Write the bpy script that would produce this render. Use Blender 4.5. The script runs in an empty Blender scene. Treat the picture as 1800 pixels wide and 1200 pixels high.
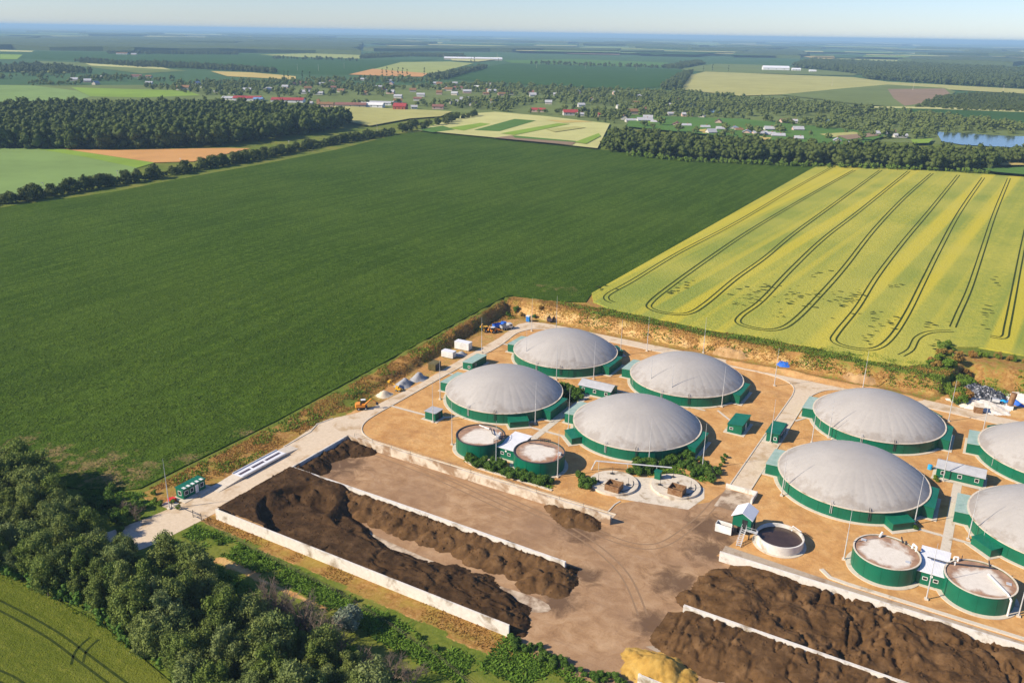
import bpy, bmesh, math, random
import numpy as np
from mathutils import Vector, geometry
R_ = math.radians
S = bpy.context.scene
COL = S.collection
rng = np.random.default_rng(7)
random.seed(7)

# ------------------------------------------------------------------ camera, light, exposure
FPX, PW, PH, CAMH = 1500.0, 1800.0, 1200.0, 100.0
ROLL = math.atan(30/1800)
PITCH = math.atan((600-58)*math.cos(ROLL)/FPX)
cd = bpy.data.cameras.new('camera'); co = bpy.data.objects.new('camera', cd); COL.objects.link(co)
cd.sensor_width = 36.0; cd.sensor_fit = 'HORIZONTAL'; cd.lens = 36.0*FPX/PW
cd.clip_start = 1.0; cd.clip_end = 150000.0
co.location = (0, 0, CAMH)
from mathutils import Matrix
co.rotation_euler = (Matrix.Rotation(math.pi/2-PITCH, 3, 'X') @ Matrix.Rotation(ROLL, 3, 'Z')).to_euler()
S.camera = co

SUN_AZ, SUN_EL = 198.0, 34.0                     # direction to the sun, degrees from +X
ts = Vector((math.cos(R_(SUN_AZ))*math.cos(R_(SUN_EL)), math.sin(R_(SUN_AZ))*math.cos(R_(SUN_EL)), math.sin(R_(SUN_EL))))
W_ = bpy.data.worlds.new("World"); S.world = W_; W_.use_nodes = True
nt = W_.node_tree; bg = nt.nodes['Background']
sky = nt.nodes.new('ShaderNodeTexSky'); sky.sky_type = 'NISHITA'; sky.sun_disc = False
sky.sun_elevation = R_(SUN_EL); sky.sun_rotation = math.atan2(ts.x, ts.y)
sky.altitude = 100; sky.air_density = 1.0; sky.dust_density = 0.1; sky.ozone_density = 3.0
tn = nt.nodes.new('ShaderNodeMix'); tn.data_type = 'RGBA'; tn.blend_type = 'MULTIPLY'; tn.inputs[0].default_value = 1; tn.inputs[7].default_value = (.82, .92, 1.22, 1)
nt.links.new(sky.outputs[0], tn.inputs[6]); nt.links.new(tn.outputs[2], bg.inputs[0]); bg.inputs[1].default_value = 0.08
ld = bpy.data.lights.new('sun', 'SUN'); lo = bpy.data.objects.new('sun', ld); COL.objects.link(lo)
ld.energy = 4.9; ld.angle = R_(0.53); ld.color = (1.0, 0.885, 0.70)
lo.rotation_euler = (-ts).to_track_quat('-Z', 'Y').to_euler(); lo.location = (-60, 40, 300)
S.view_settings.view_transform = 'Standard'; S.view_settings.look = 'None'
S.view_settings.exposure = 0.62; S.view_settings.gamma = 1.0
try:
    S.cycles.max_bounces = 6; S.cycles.diffuse_bounces = 3; S.cycles.glossy_bounces = 2
    S.cycles.transmission_bounces = 3; S.cycles.volume_bounces = 0; S.cycles.use_denoising = True
except Exception: pass

HAZE_D = 0.00010

# ------------------------------------------------------------------ site frame and terrain
C30, S30 = math.cos(R_(30)), 0.5
def W(u, v, z=0.0): return (u*C30+v*S30, -u*S30+v*C30, z)
FIELD_H = 4.5
def F(v):                                         # height of the fields round the plant
    return FIELD_H*min(max((v-150.0)/(273.0-150.0), 0), 1)
def ray(px, py):
    x = px-900; y = 600-py
    xr = x*math.cos(ROLL)-y*math.sin(ROLL); yr = x*math.sin(ROLL)+y*math.cos(ROLL)
    return xr, FPX*math.cos(PITCH)+yr*math.sin(PITCH), -FPX*math.sin(PITCH)+yr*math.cos(PITCH)
def P(px, py, z=0.0):                             # photo pixel -> site (u, v) at height z
    dx, dy, dz = ray(px, py); k = (CAMH-z)/-dz; x, y = dx*k, dy*k
    return (x*C30-y*S30, x*S30+y*C30)
def PF(px, py):                                   # photo pixel -> (u, v) on the field surface
    z = 2.0
    for _ in range(12): z = 0.5*z+0.5*F(P(px, py, z)[1])
    return P(px, py, z)
def PFs(l): return [PF(*p) for p in l]
def Ps(l, z=0.0): return [P(p[0], p[1], z) for p in l]

def _h(ix, iy, s):
    n = (ix.astype(np.int64)*374761393+iy.astype(np.int64)*668265263+s*1442695041) & 0xffffffff
    n = ((n ^ (n >> 13))*1274126177) & 0xffffffff
    return ((n ^ (n >> 16)) & 0xffff)/65535.0
def vnoise(x, y, s=0):
    ix = np.floor(x); iy = np.floor(y); fx = x-ix; fy = y-iy
    fx = fx*fx*(3-2*fx); fy = fy*fy*(3-2*fy)
    a = _h(ix, iy, s); b = _h(ix+1, iy, s); c = _h(ix, iy+1, s); d = _h(ix+1, iy+1, s)
    return (a*(1-fx)+b*fx)*(1-fy)+(c*(1-fx)+d*fx)*fy
def fbm(x, y, sc, octv=4, s=0):
    x = np.asarray(x, float)/sc; y = np.asarray(y, float)/sc; t = 0; a = .5
    for o in range(octv): t = t+a*vnoise(x*2**o, y*2**o, s+o); a *= .5
    return t
def sst(a, b, x):
    t = np.clip((np.asarray(x, float)-a)/(b-a), 0, 1); return t*t*(3-2*t)

# ------------------------------------------------------------------ materials
def newmat(name):
    m = bpy.data.materials.new(name); m.use_nodes = True
    return m, m.node_tree, m.node_tree.nodes['Principled BSDF']
def add(nt, t, **kw):
    n = nt.nodes.new(t)
    for k, v in kw.items(): setattr(n, k, v)
    return n
def noise(nt, scale, detail=4, rough=.6, vec=None, dist=0):
    n = add(nt, 'ShaderNodeTexNoise'); n.inputs['Scale'].default_value = scale
    n.inputs['Detail'].default_value = detail; n.inputs['Roughness'].default_value = rough
    n.inputs['Distortion'].default_value = dist
    if vec is not None: nt.links.new(vec, n.inputs['Vector'])
    return n.outputs['Fac']
def pos(nt, scale=(1, 1, 1), rot=0.0):            # world position, turned into the site frame when rot=30
    g = add(nt, 'ShaderNodeNewGeometry'); mp = add(nt, 'ShaderNodeMapping'); mp.vector_type = 'POINT'
    r2 = add(nt, 'ShaderNodeVectorRotate'); r2.rotation_type = 'Z_AXIS'; r2.inputs['Angle'].default_value = R_(rot)
    nt.links.new(g.outputs['Position'], r2.inputs['Vector']); nt.links.new(r2.outputs[0], mp.inputs['Vector'])
    mp.inputs['Scale'].default_value = scale
    return mp.outputs[0]
def ramp(nt, fac, stops):
    r = add(nt, 'ShaderNodeValToRGB'); e = r.color_ramp.elements
    while len(e) < len(stops): e.new(0.5)
    for i, (p, c) in enumerate(stops): e[i].position = p; e[i].color = (*c, 1) if len(c) == 3 else c
    nt.links.new(fac, r.inputs[0]); return r.outputs[0]
def mixc(nt, f, a, b, mode='MIX'):
    m = add(nt, 'ShaderNodeMix', data_type='RGBA', blend_type=mode)
    for s, x in ((m.inputs[0], f), (m.inputs[6], a), (m.inputs[7], b)):
        if isinstance(x, (int, float)): s.default_value = x
        elif isinstance(x, tuple): s.default_value = (*x, 1)
        else: nt.links.new(x, s)
    return m.outputs[2]
def mth(nt, op, a, b=0.0, clamp=False):
    m = add(nt, 'ShaderNodeMath', operation=op); m.use_clamp = clamp
    for i, x in enumerate((a, b)):
        if isinstance(x, (int, float)): m.inputs[i].default_value = x
        else: nt.links.new(x, m.inputs[i])
    return m.outputs[0]
def bump(nt, bs, h, strength=.5, dist=.1):
    b = add(nt, 'ShaderNodeBump'); b.inputs['Strength'].default_value = strength; b.inputs['Distance'].default_value = dist
    nt.links.new(h, b.inputs['Height']); nt.links.new(b.outputs[0], bs.inputs['Normal'])
def simple(name, c1, c2=None, scale=1.0, rough=.8, spec=.3, bmp=0, bscale=None, metal=0.0, lo_=.35, hi=.65, detail=5, vs=(1, 1, 1), rot=0):
    m, nt, b = newmat(name)
    b.inputs['Roughness'].default_value = rough; b.inputs['Specular IOR Level'].default_value = spec
    b.inputs['Metallic'].default_value = metal
    c2 = c2 or tuple(min(1, x*1.25) for x in c1)
    v = pos(nt, vs, rot)
    n = noise(nt, scale, detail, .65, v)
    nt.links.new(ramp(nt, n, [(lo_, c1), (hi, c2)]), b.inputs['Base Color'])
    if bmp:
        n2 = noise(nt, bscale or scale*4, 5, .65, v); bump(nt, b, n2, .8, bmp)
    return m
def stained(name, base, base2, stain, sscale, cover, rough=.85, spec=.2, bmp=.02, vs=(1, 1, 1), rot=30):
    m, nt, b = newmat(name); b.inputs['Roughness'].default_value = rough; b.inputs['Specular IOR Level'].default_value = spec
    v = pos(nt, vs, rot)
    c = ramp(nt, noise(nt, 1.2, 6, .65, v), [(.3, base), (.7, base2)])
    s = ramp(nt, noise(nt, sscale, 6, .6, v, .4), [(cover-.06, (0, 0, 0)), (cover+.08, (1, 1, 1))])
    nt.links.new(mixc(nt, s, c, stain), b.inputs['Base Color'])
    bump(nt, b, noise(nt, 3, 6, .6, v), .6, bmp)
    return m

M = {}
M['green'] = simple('green_steel', (.002, .105, .056), (.003, .130, .070), .35, .42, .4)
def corr(name, c1, c2, freq, rough=.45, spec=.4):        # profiled sheet metal
    m, nt, b = newmat(name); b.inputs['Roughness'].default_value = rough; b.inputs['Specular IOR Level'].default_value = spec
    v = pos(nt, (1, 1, 1), 30)
    nt.links.new(ramp(nt, noise(nt, .6, 5, .6, v), [(.3, c1), (.7, c2)]), b.inputs['Base Color'])
    w = add(nt, 'ShaderNodeTexWave'); w.bands_direction = 'X'; w.inputs['Scale'].default_value = freq
    nt.links.new(v, w.inputs['Vector']); bump(nt, b, w.outputs['Fac'], .5, .03)
    return m
M['green_roof'] = corr('green_sheet_roof', (.003, .110, .058), (.008, .145, .082), 1.2)
M['pale_green_roof'] = corr('pale_green_sheet_roof', (.24, .36, .29), (.36, .46, .40), 1.2, .38)
M['grey_roof'] = corr('grey_sheet_roof', (.36, .36, .37), (.46, .46, .47), 1.4, .4)
M['white_roof'] = corr('white_sheet_roof', (.66, .66, .68), (.76, .76, .78), 1.2, .45)
M['white'] = simple('white_paint', (.62, .61, .58), (.78, .77, .74), .8, .5, .4)
M['steel'] = simple('galvanised_steel', (.50, .50, .50), (.66, .66, .65), 2, .4, .5, metal=.2)
M['dark_metal'] = simple('dark_metal', (.03, .03, .035), (.06, .06, .065), 2, .5, .4)
M['black'] = simple('black_rubber', (.012, .012, .013), (.025, .025, .026), 2, .8, .2)
M['glass'] = simple('dark_window_glass', (.012, .015, .02), (.03, .035, .04), 1, .12, .6)
M['concrete'] = stained('pale_concrete', (.54, .47, .37), (.66, .58, .47), (.33, .25, .16), .35, .60)
M['plinth'] = stained('plinth_concrete', (.52, .46, .37), (.62, .55, .45), (.36, .27, .17), .5, .64)
M['wall_concrete'] = stained('wall_concrete', (.58, .54, .48), (.72, .68, .62), (.30, .24, .17), .3, .60)
M['orange'] = simple('orange_paint', (.62, .20, .02), (.72, .28, .03), 1, .45, .4)
M['yellow'] = simple('yellow_paint', (.66, .34, .02), (.74, .42, .03), 1, .45, .4)
M['blue'] = simple('blue_paint', (.02, .10, .45), (.03, .15, .55), 1, .45, .4)
M['cyan'] = simple('blue_plastic', (.02, .30, .62), (.03, .38, .70), 1, .4, .4)
M['red'] = simple('red_paint', (.55, .03, .02), (.65, .05, .03), 1, .45, .4)
M['maroon'] = simple('dark_truck_paint', (.06, .045, .06), (.10, .07, .08), 1, .4, .5)
M['olive'] = simple('olive_paint', (.10, .085, .03), (.16, .13, .05), 1, .6, .3)
M['rust'] = simple('rusty_steel', (.16, .075, .03), (.28, .17, .09), 1.5, .8, .2)
M['bark'] = simple('bark', (.09, .07, .05), (.16, .13, .10), 3, .9, .1)

def membrane():
    m, nt, b = newmat('grey_gas_membrane'); b.inputs['Roughness'].default_value = .48; b.inputs['Specular IOR Level'].default_value = .32
    v = pos(nt)
    c = ramp(nt, noise(nt, .12, 5, .6, v), [(.3, (.355, .33, .305)), (.7, (.415, .387, .355))])
    c2 = mixc(nt, ramp(nt, noise(nt, 1.3, 6, .7, v), [(.45, (0, 0, 0)), (.8, (.5, .5, .5))]), c, (.31, .285, .26))
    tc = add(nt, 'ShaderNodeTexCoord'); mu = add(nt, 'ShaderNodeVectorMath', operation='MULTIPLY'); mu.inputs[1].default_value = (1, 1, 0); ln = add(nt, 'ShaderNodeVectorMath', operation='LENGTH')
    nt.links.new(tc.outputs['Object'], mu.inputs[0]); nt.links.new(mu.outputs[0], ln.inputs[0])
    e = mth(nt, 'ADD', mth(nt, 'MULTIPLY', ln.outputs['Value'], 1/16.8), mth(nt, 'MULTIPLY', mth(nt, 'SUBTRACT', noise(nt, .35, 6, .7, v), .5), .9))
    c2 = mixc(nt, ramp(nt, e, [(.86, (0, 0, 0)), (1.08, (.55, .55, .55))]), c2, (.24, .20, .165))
    nt.links.new(c2, b.inputs['Base Color'])
    bump(nt, b, noise(nt, .5, 3, .5, v), .25, .05)
    return m
M['membrane'] = membrane()
def lid_mat():
    m, nt, b = newmat('tank_lid_concrete'); b.inputs['Roughness'].default_value = .85; b.inputs['Specular IOR Level'].default_value = .2
    v = pos(nt, (1, 1, 1), 30); tc = add(nt, 'ShaderNodeTexCoord'); ln = add(nt, 'ShaderNodeVectorMath', operation='LENGTH')
    sx = add(nt, 'ShaderNodeVectorMath', operation='MULTIPLY'); sx.inputs[1].default_value = (1, 1, 0)
    nt.links.new(tc.outputs['Object'], sx.inputs[0]); nt.links.new(sx.outputs[0], ln.inputs[0])
    c = ramp(nt, noise(nt, 1.2, 6, .65, v), [(.3, (.60, .54, .46)), (.7, (.70, .64, .56))])
    d = mth(nt, 'MULTIPLY', ln.outputs['Value'], 1/6.0)
    f = mth(nt, 'ADD', mth(nt, 'MULTIPLY', mth(nt, 'POWER', d, 2.2), .40), mth(nt, 'MULTIPLY', noise(nt, .16, 6, .6, v, .5), .9))
    st = ramp(nt, noise(nt, .8, 5, .6, v), [(.3, (.20, .095, .055)), (.7, (.40, .22, .12))])
    c = mixc(nt, ramp(nt, f, [(.58, (0, 0, 0)), (.70, (.9, .9, .9))]), c, st)
    nt.links.new(c, b.inputs['Base Color']); bump(nt, b, noise(nt, 3, 6, .6, v), .5, .02); return m
M['tank_roof'] = lid_mat()
M['dirty_wall'] = stained('dirty_wall_concrete', (.54, .45, .34), (.66, .58, .47), (.30, .195, .115), .28, .53)
M['spoil'] = None

def foliage(name, c1, c2, c3, tr=.25):
    m, nt, b = newmat(name); b.inputs['Roughness'].default_value = .75; b.inputs['Specular IOR Level'].default_value = .12
    oi = add(nt, 'ShaderNodeObjectInfo')
    v = pos(nt)
    n = noise(nt, .55, 4, .6, v)
    c = ramp(nt, n, [(.3, c1), (.7, c2)])
    big = noise(nt, .03, 2, .5, v)
    f = mth(nt, 'ADD', mth(nt, 'MULTIPLY', oi.outputs['Random'], .55), mth(nt, 'MULTIPLY', big, .5))
    c = mixc(nt, ramp(nt, f, [(.35, (0, 0, 0)), (.95, (.8, .8, .8))]), c, c3)
    nt.links.new(c, b.inputs['Base Color'])
    t = add(nt, 'ShaderNodeBsdfTranslucent'); nt.links.new(c, t.inputs['Color'])
    mx = add(nt, 'ShaderNodeMixShader'); mx.inputs[0].default_value = tr
    out = nt.nodes['Material Output']
    nt.links.new(b.outputs[0], mx.inputs[1]); nt.links.new(t.outputs[0], mx.inputs[2]); nt.links.new(mx.outputs[0], out.inputs[0])
    return m
M['leaf'] = foliage('dark_leaf', (.092, .142, .024), (.190, .240, .050), (.23, .26, .085))
M['leaf_olive'] = foliage('olive_leaf', (.115, .160, .042), (.19, .235, .070), (.225, .26, .10))
M['leaf_village'] = foliage('garden_leaf', (.065, .105, .022), (.120, .165, .035), (.155, .180, .055), .15)
M['leaf_soy'] = foliage('soy_leaf', (.052, .094, .008), (.098, .148, .016), (.135, .178, .024), .15)
M['leaf_bright'] = foliage('bright_leaf', (.085, .165, .018), (.15, .25, .03), (.20, .26, .045))
M['leaf_forest'] = foliage('forest_leaf', (.046, .072, .014), (.092, .118, .026), (.125, .140, .042), .12)
M['leaf_silver'] = foliage('silver_leaf', (.16, .20, .13), (.24, .28, .19), (.26, .30, .22))
M['leaf_shrub'] = foliage('shrub_leaf', (.055, .125, .018), (.105, .195, .030), (.14, .21, .04))
M['leaf_far'] = foliage('far_wood_leaf', (.045, .075, .022), (.075, .105, .032), (.09, .115, .04), .1)
M['twig'] = simple('dry_twig', (.16, .12, .09), (.27, .21, .16), 2, .9, .1)
M['dry'] = foliage('dry_weed', (.27, .14, .035), (.40, .23, .06), (.26, .21, .05), .2)
M['grass'] = foliage('rank_grass', (.09, .17, .02), (.17, .27, .03), (.24, .29, .04), .3)

# ground: zones carried by a vertex attribute (dry weeds, green grass, bare clay)
def ground_mat():
    m, nt, b = newmat('ground_soil'); b.inputs['Roughness'].default_value = .95; b.inputs['Specular IOR Level'].default_value = .08
    v = pos(nt, (1, 1, 1), 30)
    at = add(nt, 'ShaderNodeAttribute'); at.attribute_name = 'zone'
    sp = add(nt, 'ShaderNodeSeparateColor'); nt.links.new(at.outputs['Color'], sp.inputs[0])
    n1 = noise(nt, .22, 6, .62, v, .3); n2 = noise(nt, 1.1, 6, .65, v); n3 = noise(nt, .07, 4, .55, v)
    sand = ramp(nt, n1, [(.28, (.42, .205, .068)), (.5, (.56, .310, .115)), (.72, (.66, .41, .175))])
    sand = mixc(nt, ramp(nt, n2, [(.42, (0, 0, 0)), (.75, (.55, .55, .55))]), sand, (.40, .205, .08))
    gp = ramp(nt, noise(nt, .16, 5, .7, v), [(.60, (0, 0, 0)), (.74, (.5, .5, .5))])
    sand = mixc(nt, gp, sand, (.22, .20, .055))
    dry = ramp(nt, n2, [(.28, (.15, .075, .022)), (.5, (.31, .165, .048)), (.72, (.45, .29, .11))])
    dry = mixc(nt, ramp(nt, n1, [(.45, (0, 0, 0)), (.62, (.75, .75, .75))]), dry, (.30, .22, .045))
    grn = ramp(nt, n2, [(.3, (.060, .100, .012)), (.55, (.125, .165, .022)), (.75, (.215, .225, .045))])
    grn = mixc(nt, ramp(nt, n3, [(.45, (0, 0, 0)), (.65, (.6, .6, .6))]), grn, (.22, .20, .04))
    dk = ramp(nt, noise(nt, .10, 6, .68, v, .5), [(.50, (0, 0, 0)), (.68, (.7, .7, .7))]); sand = mixc(nt, dk, sand, (.36, .185, .075))
    lt = ramp(nt, noise(nt, .5, 7, .7, pos(nt, (.25, 1, 1), 8), .6), [(.56, (0, 0, 0)), (.74, (.4, .4, .4))]); sand = mixc(nt, lt, sand, (.70, .48, .25))
    clay = ramp(nt, n1, [(.3, (.42, .225, .075)), (.5, (.58, .345, .13)), (.7, (.66, .46, .22))])
    def w(ch, lo_=.35, hi=.65):
        x = mth(nt, 'ADD', sp.outputs[ch], mth(nt, 'MULTIPLY', mth(nt, 'SUBTRACT', n2, .5), 1.5))
        x = mth(nt, 'ADD', x, mth(nt, 'MULTIPLY', mth(nt, 'SUBTRACT', n1, .5), 1.3))
        return ramp(nt, x, [(lo_, (0, 0, 0)), (hi, (1, 1, 1))])
    c = mixc(nt, w(0), sand, dry); c = mixc(nt, w(2), c, clay); c = mixc(nt, w(1), c, grn)
    nt.links.new(c, b.inputs['Base Color'])
    hb = mth(nt, 'ADD', n2, mth(nt, 'MULTIPLY', noise(nt, 5, 5, .7, v), .4))
    bump(nt, b, hb, .8, .16)
    return m
M['ground'] = ground_mat()

def field_mat(name, c1, c2, c3, fine=1.2, rowrot=None, rowscale=1.0, bmp=.25, patch=None, pscale=.02, rowmix=.5, spots=(), rowx=.06, big=.55, row2=None):
    bigmix = big
    m, nt, b = newmat(name); b.inputs['Roughness'].default_value = .95; b.inputs['Specular IOR Level'].default_value = .02
    v = pos(nt)
    n = noise(nt, fine, 5, .7, v)
    c = ramp(nt, n, [(.3, c1), (.55, c2), (.78, c3)])
    if rowrot is not None:
        vr = pos(nt, (rowx, 1, 1), rowrot)
        r_ = noise(nt, rowscale, 3, .6, vr)
        c = mixc(nt, ramp(nt, r_, [(.43, (0, 0, 0)), (.58, (rowmix,)*3)]), c, c1)
    if row2: c = mixc(nt, ramp(nt, noise(nt, rowscale*1.2, 2, .5, pos(nt, (rowx, 1, 1.7), rowrot)), [(.50, (0, 0, 0)), (.60, (.75, .75, .75))]), c, row2)
    big = noise(nt, .012, 3, .55, v)
    c = mixc(nt, ramp(nt, big, [(.42, (0, 0, 0)), (.62, (bigmix,)*3)]), c, c3)
    if patch:
        pn = noise(nt, pscale, 5, .65, v, .5)
        c = mixc(nt, ramp(nt, pn, [(.60, (0, 0, 0)), (.70, (.8, .8, .8))]), c, patch)
    if spots:                                     # thin places where bare soil shows between the plants
        sn = noise(nt, .28, 7, .72, v)
        for (q, rr) in spots:
            d = add(nt, 'ShaderNodeVectorMath', operation='DISTANCE'); d.inputs[1].default_value = (q[0], q[1], .28); nt.links.new(v, d.inputs[0])
            g_ = mth(nt, 'ADD', mth(nt, 'MULTIPLY', d.outputs['Value'], 1/rr), mth(nt, 'MULTIPLY', mth(nt, 'SUBTRACT', sn, .5), 5.5))
            c = mixc(nt, ramp(nt, g_, [(.0, (.75, .75, .75)), (.8, (0, 0, 0))]), c, (.24, .17, .075))
    nt.links.new(c, b.inputs['Base Color'])
    bump(nt, b, mth(nt, 'ADD', n, noise(nt, fine*3, 3, .6, v)), .9, bmp)
    return m
SOY_SPOTS = [((-100.1, 183.8), 9), ((-113.2, 187.8), 7), ((-87.5, 180.0), 6), ((-93.0, 177.0), 7), ((-79.4, 187.5), 4), ((-124.2, 195.2), 5), ((-69.8, 202.2), 4), ((13.4, 328.4), 6), ((-11.1, 310.6), 4), ((22.4, 325.0), 6)]
M['soy'] = field_mat('soy_crop', (.027, .056, .005), (.062, .108, .011), (.122, .172, .026), .55, -60, .30, .6, None, big=.15, spots=SOY_SPOTS)
M['rape'] = field_mat('yellow_green_crop', (.215, .260, .052), (.325, .325, .052), (.45, .40, .075), .45, -56.21, .085, .3, None, rowmix=.85, rowx=.003, row2=(.50, .415, .045))
M['wheat'] = field_mat('green_cereal_crop', (.080, .105, .012), (.125, .145, .020), (.185, .185, .032), 1.0, 33, .6, .25, None)
def tram():
    return simple('tramline_soil', (.022, .035, .008), (.05, .07, .015), .8, .95, .05)
M['tram'] = tram()
for k, a in dict(f_dkgreen=(.040, .090, .022), f_green=(.085, .165, .035), f_pale=(.29, .32, .10), f_lime=(.20, .30, .045),
                 f_gold=(.46, .36, .12), f_orange=(.50, .27, .10), f_brown=(.24, .17, .11), f_cream=(.45, .44, .18),
                 f_olive=(.14, .175, .055), f_straw=(.36, .345, .125), f_mint=(.185, .27, .085), f_teal=(.060, .115, .045)).items():
    M[k] = field_mat(k[2:]+'_farmland', tuple(x*.86 for x in a), a, tuple(min(1, x*1.14) for x in a), .05, 20, .02, .1, None, rowmix=.3)

def yard_mat():
    m, nt, b = newmat('dirty_yard_concrete'); b.inputs['Roughness'].default_value = .9; b.inputs['Specular IOR Level'].default_value = .12
    v = pos(nt, (1, 1, 1), 30); vs = pos(nt, (.22, 1.0, 1), 30)
    a = noise(nt, .30, 9, .68, v, .6); n = noise(nt, .06, 5, .6, v, .5); f = noise(nt, 2.6, 7, .75, v); st = noise(nt, .9, 6, .7, vs, .3)
    c = ramp(nt, a, [(.28, (.25, .138, .066)), (.5, (.39, .238, .125)), (.72, (.50, .335, .195))])
    c = mixc(nt, ramp(nt, n, [(.40, (0, 0, 0)), (.70, (.75, .75, .75))]), c, (.25, .15, .088))
    c = mixc(nt, ramp(nt, st, [(.50, (0, 0, 0)), (.72, (.4, .4, .4))]), c, (.22, .135, .08))
    c = mixc(nt, ramp(nt, f, [(.52, (0, 0, 0)), (.8, (.7, .7, .7))]), c, (.19, .12, .075))
    # manure trodden in round the separator end of the yard and the mouths of the bays
    for (cu, cv, rr) in STAINS:
        d = add(nt, 'ShaderNodeVectorMath', operation='DISTANCE'); d.inputs[1].default_value = (cu, cv, .02); nt.links.new(v, d.inputs[0])
        g_ = mth(nt, 'ADD', mth(nt, 'MULTIPLY', d.outputs['Value'], 1/rr), mth(nt, 'MULTIPLY', mth(nt, 'SUBTRACT', a, .5), 2.2))
        g_ = mth(nt, 'ADD', g_, mth(nt, 'MULTIPLY', mth(nt, 'SUBTRACT', f, .5), .8))
        c = mixc(nt, ramp(nt, g_, [(.35, (.85, .85, .85)), (1.0, (0, 0, 0))]), c, (.115, .068, .04))
    nt.links.new(c, b.inputs['Base Color']); bump(nt, b, mth(nt, 'ADD', a, f), .6, .07)
    return m
STAINS = [(-42.5, 160.5, 6.5), (-40, 152, 6), (-42, 138, 6), (-59, 121, 5), (-58, 131, 4), (-130, 140, 9), (-66, 145, 6), (-41, 124, 5)]
M['yard'] = yard_mat()
M['road'] = stained('site_road_concrete', (.54, .43, .30), (.66, .54, .40), (.44, .31, .18), .18, .57, bmp=.02)
M['bayfloor'] = stained('pale_bay_floor', (.48, .38, .27), (.58, .47, .35), (.24, .16, .10), .25, .50, bmp=.02)
M['asphalt'] = stained('dusty_lane', (.34, .27, .20), (.44, .36, .27), (.25, .17, .11), .3, .58)
def heapmat(name, c1, c2, c3):
    m, nt, b = newmat(name); b.inputs['Roughness'].default_value = .97; b.inputs['Specular IOR Level'].default_value = .05
    v = pos(nt, (1, 1, 1), 30)
    n = noise(nt, .35, 6, .65, v, .3); f = noise(nt, 2.5, 6, .7, v)
    c = ramp(nt, n, [(.3, c1), (.52, c2), (.74, c3)])
    nt.links.new(c, b.inputs['Base Color'])
    bump(nt, b, mth(nt, 'ADD', n, mth(nt, 'MULTIPLY', f, .5)), .9, .22)
    return m
M['heap'] = heapmat('dark_compost', (.034, .019, .009), (.064, .036, .017), (.120, .069, .033))
M['heap2'] = heapmat('brown_compost', (.058, .031, .013), (.110, .060, .026), (.185, .107, .050))
M['straw'] = heapmat('yellow_straw', (.34, .19, .04), (.46, .285, .07), (.55, .38, .13))
M['spoil'] = heapmat('tan_spoil', (.30, .17, .07), (.40, .25, .115), (.50, .34, .17))
M['gravel'] = heapmat('grey_gravel', (.22, .22, .22), (.32, .32, .33), (.42, .42, .43))
M['sandheap'] = heapmat('pale_sand', (.46, .38, .28), (.58, .50, .38), (.66, .58, .46))
M['whitesand'] = heapmat('chalky_rubble', (.58, .50, .40), (.72, .66, .57), (.80, .76, .70))
def scrap_mat():
    m, nt, b = newmat('grey_scrap'); b.inputs['Roughness'].default_value = .6
    v = add(nt, 'ShaderNodeTexVoronoi'); v.inputs['Scale'].default_value = 1.7; nt.links.new(pos(nt, (1, 2.2, 1), 50), v.inputs['Vector'])
    sp = add(nt, 'ShaderNodeSeparateColor'); nt.links.new(v.outputs['Color'], sp.inputs[0])
    nt.links.new(ramp(nt, sp.outputs[0], [(.1, (.015, .016, .02)), (.5, (.06, .065, .08)), (.8, (.20, .21, .24)), (.95, (.5, .5, .52))]), b.inputs['Base Color'])
    bump(nt, b, v.outputs['Distance'], 1, .4); return m
M['scrap'] = scrap_mat()
M['tram2'] = simple('crushed_track', (.022, .036, .006), (.045, .06, .012), .9, .95, .05)
M['slurry'] = simple('brown_slurry', (.045, .027, .018), (.07, .043, .03), .4, .25, .4)
def water():
    m, nt, b = newmat('lake_water'); b.inputs['Base Color'].default_value = (.03, .055, .06, 1)
    b.inputs['Roughness'].default_value = .12; b.inputs['Specular IOR Level'].default_value = .6
    bump(nt, b, noise(nt, .15, 3, .5, pos(nt)), .1, .15); return m
M['water'] = water()

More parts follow.
